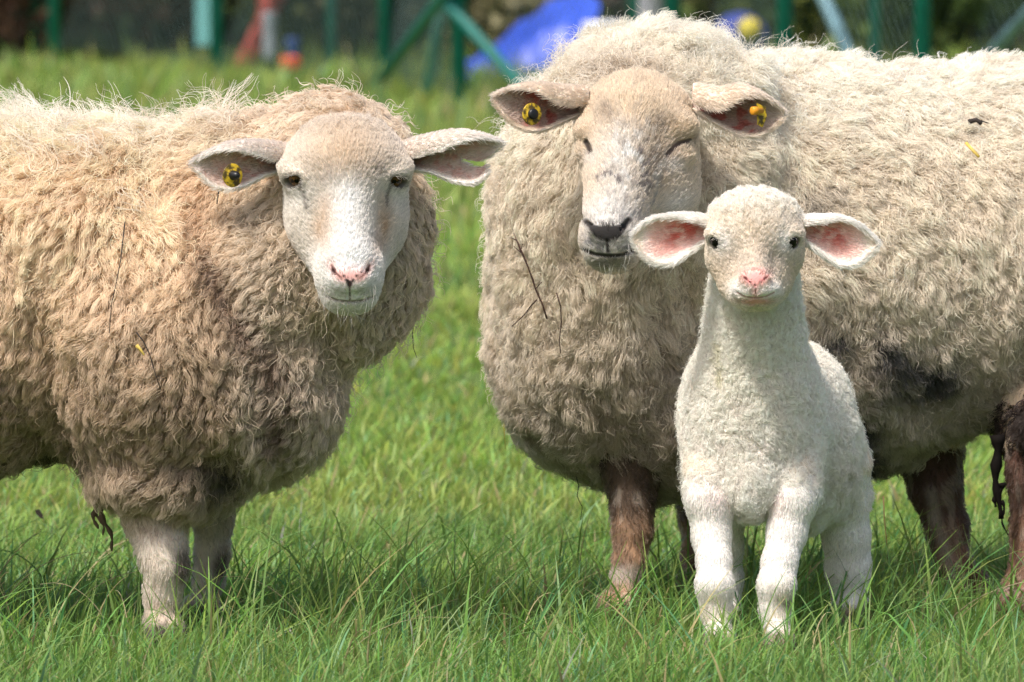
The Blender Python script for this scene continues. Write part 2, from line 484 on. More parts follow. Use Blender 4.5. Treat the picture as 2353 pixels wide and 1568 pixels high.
DENS = 1.0     # strand density multiplier
def fleece(root, name, data, n, other, comb, L, colfn, dens=None, seed=1, mat=None, **kw):
    V, F, N = data; r = np.random.default_rng(seed)
    n = int(n * DENS)
    w = np.ones(len(V)) if dens is None else dens(V, N)
    w = w * np.where(N[:, 1] < .35, 1, .35)                 # the far side needs fewer
    P, NN, _, _ = scatter(V, N, F, n, w, r)
    if other is not None:
        keep = other(P) > -.004; P, NN = P[keep], NN[keep]
    Ls = L(P, NN) if callable(L) else L
    K2 = {k: (v(P, NN) if callable(v) else v) for k, v in kw.items()}
    Q, rad, G, gs = grow(P, NN, comb(P, NN), Ls, r=r, **K2)
    k = Q.shape[1]; c0, c1 = colfn(P, NN, gs, r)
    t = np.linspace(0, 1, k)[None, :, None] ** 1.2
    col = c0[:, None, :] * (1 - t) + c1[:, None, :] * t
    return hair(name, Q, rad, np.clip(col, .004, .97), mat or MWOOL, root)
def ear_hair(root, e, n, colfn, seed, L=.007, inner_keep=1.0):
    V, F, N, side, tv, sv, cl = e; r = np.random.default_rng(seed)
    T = tris(F); 
    w = np.where(side > .5, .75, 1.0)
    P, NN, Tt, b = scatter(V, N, F, n, w, r)
    sd = side[Tt[:, 0]]; t_ = tv[Tt[:, 0]]; s_ = sv[Tt[:, 0]]
    ax = nrm((cl[-1] - cl[0])[None])[0]
    comb = np.tile(ax, (len(P), 1)) + vec_noise(P, .02, 3) * .3
    edge = np.exp(-np.minimum(s_, 1 - s_) * 22)
    Q, rad, G, gs = grow(P, NN, comb, L * (1 + .6 * edge) * (1 - .35 * sd), K=5, lift=.22, clump=.15, spacing=.004, curl=0, frizz=.3, rad=(.00042, .0001), r=r)
    ee = (P, F, NN, sd, t_, s_, cl); c = colfn(ee)
    c = c * (.85 + .3 * r.random((len(P), 1)))
    return hair('ear_hair', Q, rad, np.clip(np.repeat(c[:, None, :], 5, 1), .004, .95), MHAIR, root)
def whiskers(root, pts, n, L, seed, col, rad=.00022, down=.0, name='whiskers'):
    r = np.random.default_rng(seed); P, N = [], []
    for p, nn, rr in pts:
        for _ in range(n): P.append(p + r.normal(size=3) * rr * np.array([1, .2, 1])); N.append(nn)
    P, N = np.array(P), np.array(N)
    Q, rd, _, _ = grow(P, N, np.tile([0, 0, -1.0], (len(P), 1)) + r.normal(size=(len(P), 3)) * .4, L, K=6, lift=.6, clump=0, spacing=.01, curl=0, frizz=.35, rad=(rad, rad * .4), r=r)
    return hair(name, Q, rd, np.tile(np.array(col), (len(P), 6, 1)), MHAIR, root)

# =================================================================== FIRST EWE (left)
def build_ewe_left():
    root = thing('sheep', (float(W(380, 1480, 0)[0]), .02, 0), 'tan fleeced ewe with pinkish nose, open eyes and a notched ear', 'sheep', 'ewes in the pasture')
    w = Sculpt()
    ell(w, -250, 700, .12, 720, 385, .25, .05)
    ell(w, 385, 790, .03, 285, 360, .235, .05)
    ell(w, 562, 850, .0, 228, 250, .19, .04)
    w.C(W(400, 565, .03), W(700, 430, .0), M(232), M(175), .04)
    ell(w, 778, 550, -.04, 205, 285, .125, .035)
    ell(w, 768, 395, -.03, 160, 160, .11, .03)
    ell(w, 600, 640, -.06, 130, 210, .12, .04)
    ell(w, 370, 1080, -.03, 150, 95, .13, .03)
    ell(w, 130, 1060, -.12, 45, 110, .07, .02, sub=True)
    ell(w, 170, 560, .07, 400, 236, .2, .05)
    w.lump = [(.009, .11), (.007, .04)]
    hd = Sculpt()
    ell(hd, 795, 385, -.15, 146, 108, .085, .02)
    ell(hd, 795, 490, -.14, 142, 132, .08, .025)
    hd.C(W(797, 545, -.165), W(802, 640, -.225), M(112), M(70), .025)
    hd.C(W(794, 375, -.19), W(802, 590, -.255), M(58), M(58), .03)
    ell(hd, 802, 630, -.255, 73, 76, .042, .02)
    ell(hd, 803, 684, -.24, 56, 36, .038, .015)
    ell(hd, 672, 388, -.180, 30, 16, .016, .02); ell(hd, 916, 388, -.180, 30, 16, .016, .02)
    for a_, b_ in ((708, 500), (884, 500)): ell(hd, a_, b_, -.272, 20, 62, .034, .025, sub=True)
    # eyes, nostrils, mouth
    e1 = socket(hd, 674, 416, -.5, M(31), M(14), 12, .012, lid=.001)
    e2 = socket(hd, 914, 418, -.5, M(31), M(14), -12, .012, lid=.001)
    base = clone(hd)
    p, n = front(base, 805, 640, -.5)
    hd.E(p - n * .004, (M(40), .007, M(22)), .012)
    slit(hd, base, [(762, 610, 3), (768, 624, 6), (782, 638, 3.5)], -.5)
    slit(hd, base, [(849, 610, 3), (843, 624, 6), (829, 638, 3.5)], -.5)
    slit(hd, base, [(805, 650, 2.2), (804, 688, 2.5)], -.5)
    slit(hd, base, [(752, 682, 2.2), (775, 691, 3.2), (804, 694, 3.4), (834, 691, 3.2), (857, 682, 2.2)], -.5, push=-.0004)
    lg = Sculpt()
    limb(lg, [(345, 1100, -.06, 86), (358, 1190, -.07, 70), (372, 1265, -.10, 52), (382, 1305, -.105, 45), (374, 1360, -.10, 37), (372, 1430, -.10, 35), (374, None, -.11, 34)])
    limb(lg, [(478, 1100, .14, 74), (490, 1190, .16, 41), (488, 1270, .17, 35), (480, 1330, .17, 30), (464, 1400, .17, 26), (460, None, .18, 26)])
    hoofs(lg, 380, -.10); hoofs(lg, 462, .17)
    for u, Y in ((-760, -.04), (-700, .26)):
        limb(lg, [(u + 30, 1000, Y, 100), (u + 20, 1150, Y, 70), (u - 40, 1250, Y, 42), (u - 10, 1380, Y, 32), (u, None, Y, 34)]); hoofs(lg, u, Y - .01)
    earL = ear([(0, W(665, 362, -.13), M(26), .016, 40, -50), (.25, W(606, 366, -.165), M(38), .020, 95, -38), (.5, W(548, 379, -.185), M(52), .020, 128, -26), (.78, W(490, 386, -.185), M(40), .014, 165, -15), (1, W(443, 377, -.175), M(5), .002, 190, 0)], nt_=46)
    earR = ear([(0, W(925, 358, -.13), M(28), .016, 40, -40), (.25, W(985, 354, -.165), M(41), .020, 90, -45), (.5, W(1050, 360, -.185), M(57), .020, 125, -30), (.78, W(1108, 360, -.185), M(48), .016, 150, -12), (1, W(1154, 334, -.175), M(7), .002, 190, 0)], nt_=46, notch=(.54, .010, .060, .655))
    def cw(P, N):
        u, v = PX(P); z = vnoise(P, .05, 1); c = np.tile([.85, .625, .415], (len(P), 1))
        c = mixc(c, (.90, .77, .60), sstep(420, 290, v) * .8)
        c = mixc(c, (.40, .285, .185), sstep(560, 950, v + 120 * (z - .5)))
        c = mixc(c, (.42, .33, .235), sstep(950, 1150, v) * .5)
        c = mixc(c, (.58, .47, .35), sstep(480, 600, u) * sstep(330, 480, v) * .9)
        c = mixc(c, (.66, .50, .36), sstep(700, 520, np.abs(u - 760) + v * 1.2) * .6)
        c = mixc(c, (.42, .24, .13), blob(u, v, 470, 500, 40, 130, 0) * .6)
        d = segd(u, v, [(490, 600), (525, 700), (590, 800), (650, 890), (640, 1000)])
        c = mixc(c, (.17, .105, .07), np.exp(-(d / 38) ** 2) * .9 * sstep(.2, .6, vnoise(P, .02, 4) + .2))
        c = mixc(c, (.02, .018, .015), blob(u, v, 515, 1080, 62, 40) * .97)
        c = mixc(c, (.03, .025, .02), blob(u, v, 135, 1060, 55, 60) * .95)  # gap behind the shoulder: its shade painted into the wool colour
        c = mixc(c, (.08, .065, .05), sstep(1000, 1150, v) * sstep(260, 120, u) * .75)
        return c
    pts_b = [(752, 470), (745, 540), (765, 600)]; pts_c = [(880, 460), (878, 520), (865, 580)]
    slitsL = [[(762, 610), (768, 624), (784, 638)], [(849, 610), (843, 624), (828, 638)], [(804, 652), (804, 688)], [(752, 682), (775, 691), (804, 694), (834, 691), (857, 682)]]
    def cs(P, N):
        u, v = PX(P); z = vnoise(P, .012, 2); z2 = vnoise(P, .004, 9)
        c = np.tile([.76, .69, .60], (len(P), 1))
        c = mixc(c, (.72, .54, .37), blob(u, v, 795, 340, 125, 80) * .85)
        c = mixc(c, (.42, .33, .27), np.clip(blob(u, v, 738, 402, 34, 30) + blob(u, v, 866, 398, 34, 30) + .6 * blob(u, v, 800, 420, 50, 26), 0, 1) * .75 * (.35 + z * .8) * (.6 + .6 * (z2 > .5)))
        c = mixc(c, (.52, .33, .18), np.exp(-(segd(u, v, pts_b) / 23) ** 2) * (.6 + .5 * z))
        c = mixc(c, (.50, .32, .18), np.exp(-(segd(u, v, pts_c) / 19) ** 2) * (.6 + .5 * z))
        c = mixc(c, (.88, .87, .85), np.exp(-(segd(u, v, [(800, 450), (803, 600)]) / 42) ** 2) * .9)
        c = mixc(c, (.90, .89, .87), blob(u, v, 802, 630, 85, 80, 0, 1.5) * .9)
        c = mixc(c, (.85, .82, .78), (blob(u, v, 690, 450, 50, 40) + blob(u, v, 905, 450, 45, 40)) * .7)
        c = mixc(c, (.78, .42, .38), blob(u, v, 805, 634, 34, 18, 0, 1.5) * .95)
        c = mixc(c, (.62, .30, .26), np.clip(np.exp(-(segd(u, v, slitsL[0]) / 9) ** 2) + np.exp(-(segd(u, v, slitsL[1]) / 9) ** 2), 0, 1) * .8)
        c = mixc(c, (.55, .50, .48), blob(u, v, 804, 672, 55, 18, 0, 1.3) * .45 * (z2 > .45))
        for a, b, r_ in ((803, 650, 8), (797, 644, 5), (812, 645, 5), (790, 634, 4), (820, 634, 4), (804, 656, 6), (830, 626, 3)):
            c = mixc(c, (.02, .015, .015), blob(u, v, a, b, r_, r_ * .8, 0, 3))
        for s_ in slitsL[:2]: c = mixc(c, (.10, .035, .03), np.exp(-(segd(u, v, s_) / 2.4) ** 4) * .85)
        c = mixc(c, (.04, .012, .012), np.clip(blob(u, v, 766, 622, 6, 9, -20, 2) + blob(u, v, 845, 622, 6, 9, 20, 2), 0, 1))
        c = mixc(c, (.10, .05, .045), np.exp(-(segd(u, v, slitsL[2]) / 2.6) ** 4) * .9)
        c = mixc(c, (.16, .11, .09), np.exp(-(segd(u, v, slitsL[3]) / 4.0) ** 4) * .8)
        for p, s_ in ((e1, -1), (e2, 1)):
            d = np.linalg.norm(P - p[0], axis=1)
            a = (P - p[0]) @ p[2] / M(38); b = (P - p[0]) @ p[3] / M(21)
            c = mixc(c, (.03, .02, .016), np.exp(-(a * a + b * b) ** 3) * (np.abs((P - p[0]) @ p[1]) < .02))
        c = mixc(c, (.06, .04, .03), np.exp(-(segd(u, v, [(693, 428), (706, 455), (710, 486)]) / 6) ** 2) * .6 * (.4 + z2) + np.exp(-(segd(u, v, [(893, 430), (884, 455), (884, 480)]) / 4) ** 2) * .7)
        # legs
        leg = v > 1120
        c[leg] = (.72, .62, .52)
        zz = vnoise(P, .03, 5); lm = leg.astype(float)
        c = mixc(c, (.40, .30, .22), lm * sstep(1260, 1150, v) * .8)
        c[leg & (P[:, 1] > .06)] *= .84  # far-side legs darker: their shade is put into the colour
        c = mixc(c, (.06, .042, .028), np.clip((blob(u, v, 418, 1300, 22, 44, 8, 1.1) + blob(u, v, 506, 1300, 17, 46, 12, 1.1)) * 1.3, 0, 1) * lm * (.7 + .3 * zz))
        c = mixc(c, (.45, .32, .22), lm * .5 * sstep(.4, .7, zz) * sstep(60, 90, np.abs(v - 1305)))
        c = mixc(c, (.10, .08, .07), lm * sstep(.045, .03, P[:, 2]))
        return c
    def ce(e):
        P, side, t, s_ = e[0], e[3], e[4], e[5]
        z = vnoise(P, .008, 2); c = np.tile([.72, .64, .57], (len(P), 1))
        edge = np.minimum(s_, 1 - s_)
        ins = side * sstep(.03, .14, edge) * sstep(1.0, .85, t)
        c = mixc(c, (.50, .38, .33), ins * .9)
        c = mixc(c, (.50, .22, .18), ins * sstep(.35, .8, .6 * z + .4 * vnoise(P, .003, 4)) * sstep(.9, .6, t) * .7)
        c = mixc(c, (.84, .80, .75), (1 - sstep(0, .07, edge)) * .8)
        return c
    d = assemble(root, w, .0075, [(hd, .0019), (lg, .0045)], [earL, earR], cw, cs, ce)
    for p in (e1, e2):
        ax = p[1] * .8 + np.array([0, -.35, -.05])
        eye(root, p[0] - p[1] * .0128, ax, .0150, (.10, .048, .016), (.004, .003, .003), wide=True)
    # wool
    def comb(P, N):
        u, v = PX(P); t = np.zeros_like(P)
        t[:, 2] = -1; t[:, 0] = -.35
        up = sstep(430, 330, v) * (u < 620)
        t[:, 0] += -.6 * up
        t += vec_noise(P, .05, 1) * .75
        col = sstep(520, 640, u) * sstep(900, 800, v)
        t[:, 0] += col * (u - 780) / 200 * .8
        return t
    def LL(P, N):
        u, v = PX(P); L = np.full(len(P), .034)
        L = L * (1 - .38 * sstep(480, 600, u) * sstep(950, 800, v))
        L = L * (1 + .5 * sstep(.75, .98, N[:, 2]) * (u < 560)) * (.75 + .5 * vnoise(P, .04, 8))
        return L
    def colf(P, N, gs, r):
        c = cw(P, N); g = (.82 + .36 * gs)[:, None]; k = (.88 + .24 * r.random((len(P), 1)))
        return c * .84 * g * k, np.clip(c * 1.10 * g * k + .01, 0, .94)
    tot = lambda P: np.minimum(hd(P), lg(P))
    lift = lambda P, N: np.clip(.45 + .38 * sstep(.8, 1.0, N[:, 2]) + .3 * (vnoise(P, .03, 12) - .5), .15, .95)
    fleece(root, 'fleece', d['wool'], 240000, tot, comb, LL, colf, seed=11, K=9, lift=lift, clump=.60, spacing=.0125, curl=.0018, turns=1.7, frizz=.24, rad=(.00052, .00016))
    # loose curly ends standing off the fleece
    fleece(root, 'loose_wool', d['wool'], 7000, tot, comb, lambda P, N: .040 + .028 * (N[:, 2] > .7) * (PX(P)[0] < 560), lambda P, N, gs, r: tuple(np.clip(x * 1.25, 0, .95) for x in colf(P, N, gs, r)), seed=12, K=14, lift=.62, clump=.72, spacing=.012, curl=.0042, turns=2.0, frizz=.35, rad=(.00045, .00015), dens=lambda P, N: .6 + 1.4 * sstep(.2, .7, N[:, 2]))
    fleece(root, 'back_wisps', d['wool'], 1300, tot, lambda P, N: np.tile([-.4, 0, .6], (len(P), 1)) + vec_noise(P, .04, 6), lambda P, N: .062 + .035 * vnoise(P, .03, 3), lambda P, N, gs, r: (np.tile([.84, .68, .48], (len(P), 1)), np.tile([.93, .86, .74], (len(P), 1))),
           seed=18, K=14, lift=.80, clump=.78, spacing=.017, curl=.0040, turns=1.8, frizz=.3, rad=(.0005, .00016), dens=lambda P, N: sstep(.72, .9, N[:, 2]) * sstep(600, 540, PX(P)[0]) * (PX(P)[0] > -100))
    # face and leg hair
    def fcomb(P, N):
        u, v = PX(P); t = np.zeros_like(P); t[:, 2] = -1
        t[:, 0] = (u - 800) / 130 * .7; t[:, 2] = 1; t[:, 1] = .7
        return t + vec_noise(P, .02, 2) * .25
    allow = [s for s in slitsL]
    def fd(P, N):
        u, v = PX(P); w_ = np.ones(len(P))
        for s_, k in zip(slitsL, (6, 6, 3, 3.5)): w_ *= sstep(k, k + 3, segd(u, v, s_))
        w_ *= 1 - blob(u, v, 805, 634, 36, 20, 0, 2) * .97
        for p in (e1, e2):
            a = (P - p[0]) @ p[2] / M(33); b = (P - p[0]) @ p[3] / M(19); w_ *= ((a * a + b * b) > 1) | (np.abs((P - p[0]) @ p[1]) > .02)
        return w_ * np.where(N[:, 1] > .3, .1, 1)
    def cf(P, N, gs, r):
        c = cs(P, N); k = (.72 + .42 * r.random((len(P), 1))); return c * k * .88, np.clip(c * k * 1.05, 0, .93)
    fl = lambda P, N: (.0085 + .003 * sstep(420, 330, PX(P)[1]) + .014 * sstep(335, 285, PX(P)[1]) - .003 * sstep(560, 640, PX(P)[1])) * (1 - .75 * np.clip(blob(*PX(P), 672, 405, 38, 30) + blob(*PX(P), 916, 407, 38, 30), 0, 1))
    fleece(root, 'face_hair', d['skin'][0], 80000, w, fcomb, fl, cf, dens=fd, seed=13, mat=MHAIR, K=6, lift=.22, clump=.35, spacing=.005, curl=lambda P, N: .0003 + .0022 * sstep(330, 290, PX(P)[1]), turns=1.0, frizz=.22, rad=(.00034, .0001))
    lcomb = lambda P, N: np.tile([0.1, 0, -1.0], (len(P), 1)) + vec_noise(P, .03, 2) * .5
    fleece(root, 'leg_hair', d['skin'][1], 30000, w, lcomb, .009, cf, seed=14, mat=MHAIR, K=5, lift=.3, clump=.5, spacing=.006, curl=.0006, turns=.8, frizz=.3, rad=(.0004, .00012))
    for i, e in enumerate(d['ear']): ear_hair(root, e, 9000, ce, 15 + i)
    lash = [(p[0] + p[3] * .0085 + p[2] * k, p[1] * .7 + p[3] * 1.0, .001) for p in (e1, e2) for k in np.linspace(-.013, .013, 7)]
    whiskers(root, lash, 3, .0075, 19, (.62, .56, .48), .0002, name='eyelashes')
    wp = []
    for u, v in ((745, 650), (752, 665), (765, 680), (855, 650), (850, 665), (840, 680), (790, 705), (815, 705), (803, 712)):
        p, n = front(hd, u, v, -.5); wp.append((p, n, .004))
    whiskers(root, wp, 4, .03, 20, (.6, .55, .5))
    # locks matted together, hanging behind the foreleg
    P0 = []
    for (u0, v0, u1, v1, r_) in ((212, 1130, 222, 1215, 9), (228, 1150, 262, 1268, 8), (215, 1150, 240, 1230, 6)):
        k = 14; t = np.linspace(0, 1, k); pts = [W(u0 + (u1 - u0) * a + 5 * math.sin(a * 9 + u0), v0 + (v1 - v0) * a, .02) for a in t]
        Vt, Ft = tube(pts, [M(r_) * (1 - .7 * a) * (1 + .4 * math.sin(a * 23)) for a in t], 7)
        mesh('matted_lock', Vt, Ft, simple('matted_wool', (.12, .085, .06), .9, .4, 200, .1), root)
    return root, w, hd, earL, earR, d
EWE1 = build_ewe_left()

# =================================================================== SECOND EWE (right, behind the lamb)
def build_ewe_right():
    root = thing('sheep', (float(W(1450, 1400, .3)[0]), .45, 0), 'large cream ewe with closed eyes and black nose behind the lamb', 'sheep', 'ewes in the pasture')
    w = Sculpt()
    ell(w, 1850, 625, .52, 520, 470, .25, .05)
    ell(w, 2270, 560, .57, 560, 400, .25, .06)
    ell(w, 1410, 645, .42, 270, 410, .23, .05)
    ell(w, 1385, 850, .42, 232, 215, .19, .04)
    ell(w, 1440, 440, .35, 285, 300, .18, .05)
    ell(w, 1515, 238, .33, 246, 138, .12, .04)
    ell(w, 1520, 960, .45, 200, 170, .2, .04)
    ell(w, 1640, 480, .35, 150, 230, .17, .05)
    ell(w, 1960, 900, .245, 30, 190, .05, .03, rot=8, sub=True)
    dirty = Sculpt(); ell(dirty, 2462, 975, .45, 150, 110, .17, .04)
    w.lump = [(.006, .12), (.006, .045)]
    hd = Sculpt()
    ell(hd, 1462, 296, .14, 139, 126, .092, .02)
    ell(hd, 1474, 395, .13, 131, 122, .088, .025)
    ell(hd, 1510, 462, .12, 82, 62, .06, .03)
    hd.C(W(1440, 380, .08), W(1404, 545, .01), M(92, .05), M(62, 0), .03)
    hd.C(W(1440, 270, .085), W(1408, 510, -.012), M(58, .05), M(50, 0), .03)
    ell(hd, 1403, 556, .0, 64, 62, .044, .02)
    ell(hd, 1412, 592, .015, 46, 30, .036, .015)
    ell(hd, 1350, 300, .085, 24, 18, .014, .025); ell(hd, 1566, 288, .080, 32, 22, .014, .025)
    ell(hd, 1350, 350, .085, 20, 20, .014, .015); ell(hd, 1558, 355, .08, 34, 24, .014, .015)
    base = clone(hd)
    p, n = front(base, 1396, 530, -.5); hd.E(p - n * .003, (M(44), .006, M(20)), .01)
    eyes = [[(1346, 326), (1352, 338), (1358, 354)], [(1530, 360), (1542, 346), (1556, 332), (1586, 324)]]
    for e in eyes: slit(hd, base, [(a, b, 6) for a, b in e], -.5, k=.003)
    sl = [[(1347, 510), (1360, 522), (1378, 536)], [(1445, 506), (1434, 520), (1414, 535)], [(1396, 548), (1397, 578)], [(1342, 574), (1366, 584), (1396, 588), (1430, 586), (1462, 574)]]
    slit(hd, base, [(sl[0][0][0], sl[0][0][1], 4), (sl[0][1][0], sl[0][1][1], 7), (sl[0][2][0], sl[0][2][1], 4)], -.5)
    slit(hd, base, [(sl[1][0][0], sl[1][0][1], 5), (sl[1][1][0], sl[1][1][1], 8), (sl[1][2][0], sl[1][2][1], 4)], -.5)
    slit(hd, base, [(a, b, 2.5) for a, b in sl[2]], -.5); slit(hd, base, [(a, b, 3.4) for a, b in sl[3]], -.5)
    lg = Sculpt()
    limb(lg, [(1452, 1050, .32, 84), (1453, 1160, .30, 46), (1453, 1220, .29, 41), (1446, 1290, .28, 33), (1437, 1340, .28, 29), (1434, 1400, .27, 31), (1420, None, .26, 27)]); hoofs(lg, 1418, .25)
    limb(lg, [(1610, 1050, .62, 84), (1610, 1180, .60, 46), (1606, 1290, .60, 36), (1600, None, .60, 32)]); hoofs(lg, 1600, .58)
    limb(lg, [(2130, 1000, .58, 95), (2150, 1120, .56, 56), (2175, 1210, .56, 46), (2192, 1300, .55, 37), (2208, 1360, .54, 37), (2222, None, .53, 34)]); hoofs(lg, 2226, .52)
    limb(lg, [(2410, 950, .42, 115), (2385, 1090, .38, 68), (2376, 1220, .36, 50), (2370, 1310, .34, 46), (2348, 1390, .33, 48), (2336, None, .32, 40)]); hoofs(lg, 2334, .30)
    eL = ear([(0, W(1352, 228, .12), M(26), .016, 40, -50), (.28, W(1290, 240, .10), M(41), .022, 88, -42), (.55, W(1236, 247, .085), M(54), .022, 128, -22), (.8, W(1180, 243, .085), M(42), .015, 165, -10), (1, W(1133, 226, .095), M(7), .002, 190, 0)], nt_=46)
    eR = ear([(0, W(1592, 222, .12), M(28), .016, 40, -50), (.28, W(1652, 246, .10), M(42), .022, 85, -46), (.55, W(1704, 254, .085), M(57), .024, 122, -30), (.8, W(1756, 264, .085), M(44), .016, 160, -14), (1, W(1802, 262, .095), M(7), .002, 190, 0)], nt_=46)
    def cw(P, N):
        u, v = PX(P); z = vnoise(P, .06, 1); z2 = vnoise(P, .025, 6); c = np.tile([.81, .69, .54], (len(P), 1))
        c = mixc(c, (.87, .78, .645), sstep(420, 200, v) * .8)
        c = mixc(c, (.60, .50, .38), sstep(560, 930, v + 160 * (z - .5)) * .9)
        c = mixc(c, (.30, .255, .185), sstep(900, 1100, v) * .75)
        c = mixc(c, (.80, .67, .50), blob(u, v, 1200, 560, 130, 250) * .7)
        c = mixc(c, (.40, .31, .22), sstep(.5, .8, z2) * sstep(560, 700, v) * sstep(1750, 1500, u) * .5)
        c = mixc(c, (.30, .23, .17), blob(u, v, 1480, 1000, 150, 130) * .45)
        dk = (.045, .042, .042); n2 = sstep(.25, .6, vnoise(P, .022, 3))
        for a, b, ra, rb, ro, s_ in ((2070, 850, 70, 50, 20, 1), (2150, 860, 60, 42, -15, .9), (2025, 800, 36, 50, 10, .8), (1925, 780, 36, 26, 20, .8), (1905, 812, 22, 30, 0, .9), (1985, 990, 36, 120, 8, .75), (1860, 470, 26, 34, 0, .4), (1910, 445, 22, 26, 0, .4), (1970, 1080, 60, 40, 0, .8)):
            c = mixc(c, dk, np.clip(blob(u, v, a, b, ra, rb, ro) * (.6 + .9 * n2) * s_, 0, .97))
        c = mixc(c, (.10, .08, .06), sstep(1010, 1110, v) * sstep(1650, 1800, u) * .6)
        c = mixc(c, (.30, .22, .15), blob(u, v, 1420, 172, 80, 18) * .8)  # crease shade under the hood overhang, painted into the wool colour
        c = mixc(c, (.12, .08, .06), blob(u, v, 1320, 1085, 22, 18) * .9)
        return c
    def cs(P, N):
        u, v = PX(P); z = vnoise(P, .014, 2); z2 = vnoise(P, .005, 9); z3 = vnoise(P, .008, 21)
        c = np.tile([.80, .635, .46], (len(P), 1))
        c = mixc(c, (.84, .66, .45), blob(u, v, 1460, 220, 120, 60) * .7)
        c = mixc(c, (.84, .78, .70), np.exp(-(segd(u, v, [(1430, 330), (1420, 430), (1400, 500)]) / 52) ** 2) * .95)
        c = mixc(c, (.88, .86, .83), np.exp(-(segd(u, v, [(1400, 520), (1405, 560)]) / 70) ** 4) * .75)
        c = mixc(c, (.37, .28, .20), (blob(u, v, 1395, 262, 26, 34, -20) * .6 + blob(u, v, 1510, 290, 34, 24, -40) * .6 + blob(u, v, 1500, 350, 26, 50, 15) * .55 + blob(u, v, 1510, 400, 22, 40) * .5) * (.7 + .9 * z))
        c = mixc(c, (.30, .25, .22), sstep(.58, .72, z2) * blob(u, v, 1450, 370, 110, 150) * .55)
        c = mixc(c, (.16, .14, .14), np.exp(-(segd(u, v, [(1470, 340), (1480, 400), (1478, 440), (1495, 470)]) / 13) ** 2) * sstep(.35, .6, z2) * .9)
        c = mixc(c, (.14, .12, .12), np.exp(-(segd(u, v, [(1375, 415), (1395, 405), (1418, 412), (1426, 425)]) / 5) ** 2) * sstep(.3, .5, z2))
        c = mixc(c, (.22, .19, .18), blob(u, v, 1480, 470, 50, 60) * sstep(.55, .7, z2) * .8)
        c = mixc(c, (.88, .88, .86), (sstep(.62, .75, z3) * blob(u, v, 1450, 380, 60, 90)) * .8)
        c = mixc(c, (.84, .80, .74), blob(u, v, 1545, 475, 55, 38, -35) * .9)
        c = mixc(c, (.80, .76, .72), (blob(u, v, 1545, 385, 30, 22) + blob(u, v, 1360, 365, 18, 22)) * .6)
        c = mixc(c, (.30, .29, .30), np.clip(np.exp(-(segd(u, v, [(1350, 560), (1396, 574), (1455, 562)]) / 20) ** 2), 0, 1) * (.45 + .5 * (z2 > .5)))
        c = mixc(c, (.16, .14, .12), blob(u, v, 1405, 604, 52, 18) * .8)
        c = mixc(c, (.02, .017, .017), np.clip(blob(u, v, 1397, 542, 30, 17, 0, 1.5) + np.exp(-(segd(u, v, sl[0]) / 11) ** 3) + np.exp(-(segd(u, v, sl[1]) / 12) ** 3) + np.exp(-(segd(u, v, sl[2]) / 5) ** 4) + blob(u, v, 1396, 530, 34, 17, 0, 2), 0, 1) * .985)
        c = mixc(c, (.03, .025, .02), np.exp(-(segd(u, v, sl[3]) / 5.5) ** 4) * .97)
        for e in eyes: c = mixc(c, (.03, .02, .018), np.exp(-(segd(u, v, e) / 7.5) ** 4) * .98)
        c = mixc(c, (.25, .18, .15), np.exp(-(segd(u, v, eyes[1]) / 16) ** 2) * .5)
        leg = v > 1030; lm = leg.astype(float)
        zz = vnoise(P, .03, 5)
        c[leg] = (.42, .25, .15)
        c = mixc(c, (.035, .028, .022), lm * np.clip(sstep(1235, 1150, v) + .6 * sstep(2000, 2100, u) * sstep(.3, .6, zz), 0, 1) * .85)
        c = mixc(c, (.13, .06, .045), lm * sstep(2000, 2100, u) * .6)
        zq = vnoise(P * np.array([1, 1, .45]), .012, 15)
        c = mixc(c, (.05, .035, .028), lm * sstep(.5, .7, zq) * .45)
        c = mixc(c, (.40, .33, .27), lm * sstep(.42, .25, zq) * .45)
        c = mixc(c, (.60, .50, .44), lm * blob(u, v, 1440, 1318, 50, 22, 0, 1.5) * .95)
        c = mixc(c, (.60, .42, .30), lm * blob(u, v, 1430, 1375, 26, 30) * sstep(.3, .6, zz) * .8)
        c = mixc(c, (.42, .36, .30), lm * np.exp(-(segd(u, v, [(2140, 1130), (2160, 1230), (2190, 1330)]) / 14) ** 2) * .6)
        return c
    def ce(e):
        P, side, t, s_ = e[0], e[3], e[4], e[5]
        z = vnoise(P, .008, 2); c = np.tile([.72, .60, .48], (len(P), 1)); edge = np.minimum(s_, 1 - s_)
        ins = side * sstep(.03, .13, edge) * sstep(1.0, .88, t)
        c = mixc(c, (.30, .20, .17), ins * .92)
        c = mixc(c, (.30, .06, .045), ins * sstep(.45, .7, z) * sstep(.85, .6, t) * .8)
        c = mixc(c, (.50, .42, .35), ins * sstep(.6, .95, t) * .7)
        c = mixc(c, (.80, .68, .56), (1 - sstep(0, .06, edge)) * .7)
        return c
    d = assemble(root, w, .008, [(hd, .002), (lg, .0048)], [eL, eR], cw, cs, ce)
    def comb(P, N):
        u, v = PX(P); t = np.zeros_like(P); t[:, 2] = -1; t[:, 0] = .45
        t[:, 0] += .9 * sstep(500, 200, v) * sstep(1750, 1850, u)
        t[:, 0] -= .9 * sstep(1500, 1250, u)
        t[:, 2] += 1.7 * sstep(300, 150, v) * sstep(1800, 1600, u)
        return t + vec_noise(P, .05, 1) * .8
    def LL(P, N):
        u, v = PX(P); L = np.full(len(P), .030)
        return L * (1 + .5 * sstep(.7, .98, N[:, 2]) * sstep(1850, 1700, u)) * (.7 + .6 * vnoise(P, .04, 8))
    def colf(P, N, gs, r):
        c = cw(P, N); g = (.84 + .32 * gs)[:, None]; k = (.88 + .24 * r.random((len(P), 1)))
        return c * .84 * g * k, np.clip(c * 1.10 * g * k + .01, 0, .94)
    tot = lambda P: np.minimum(hd(P), lg(P))
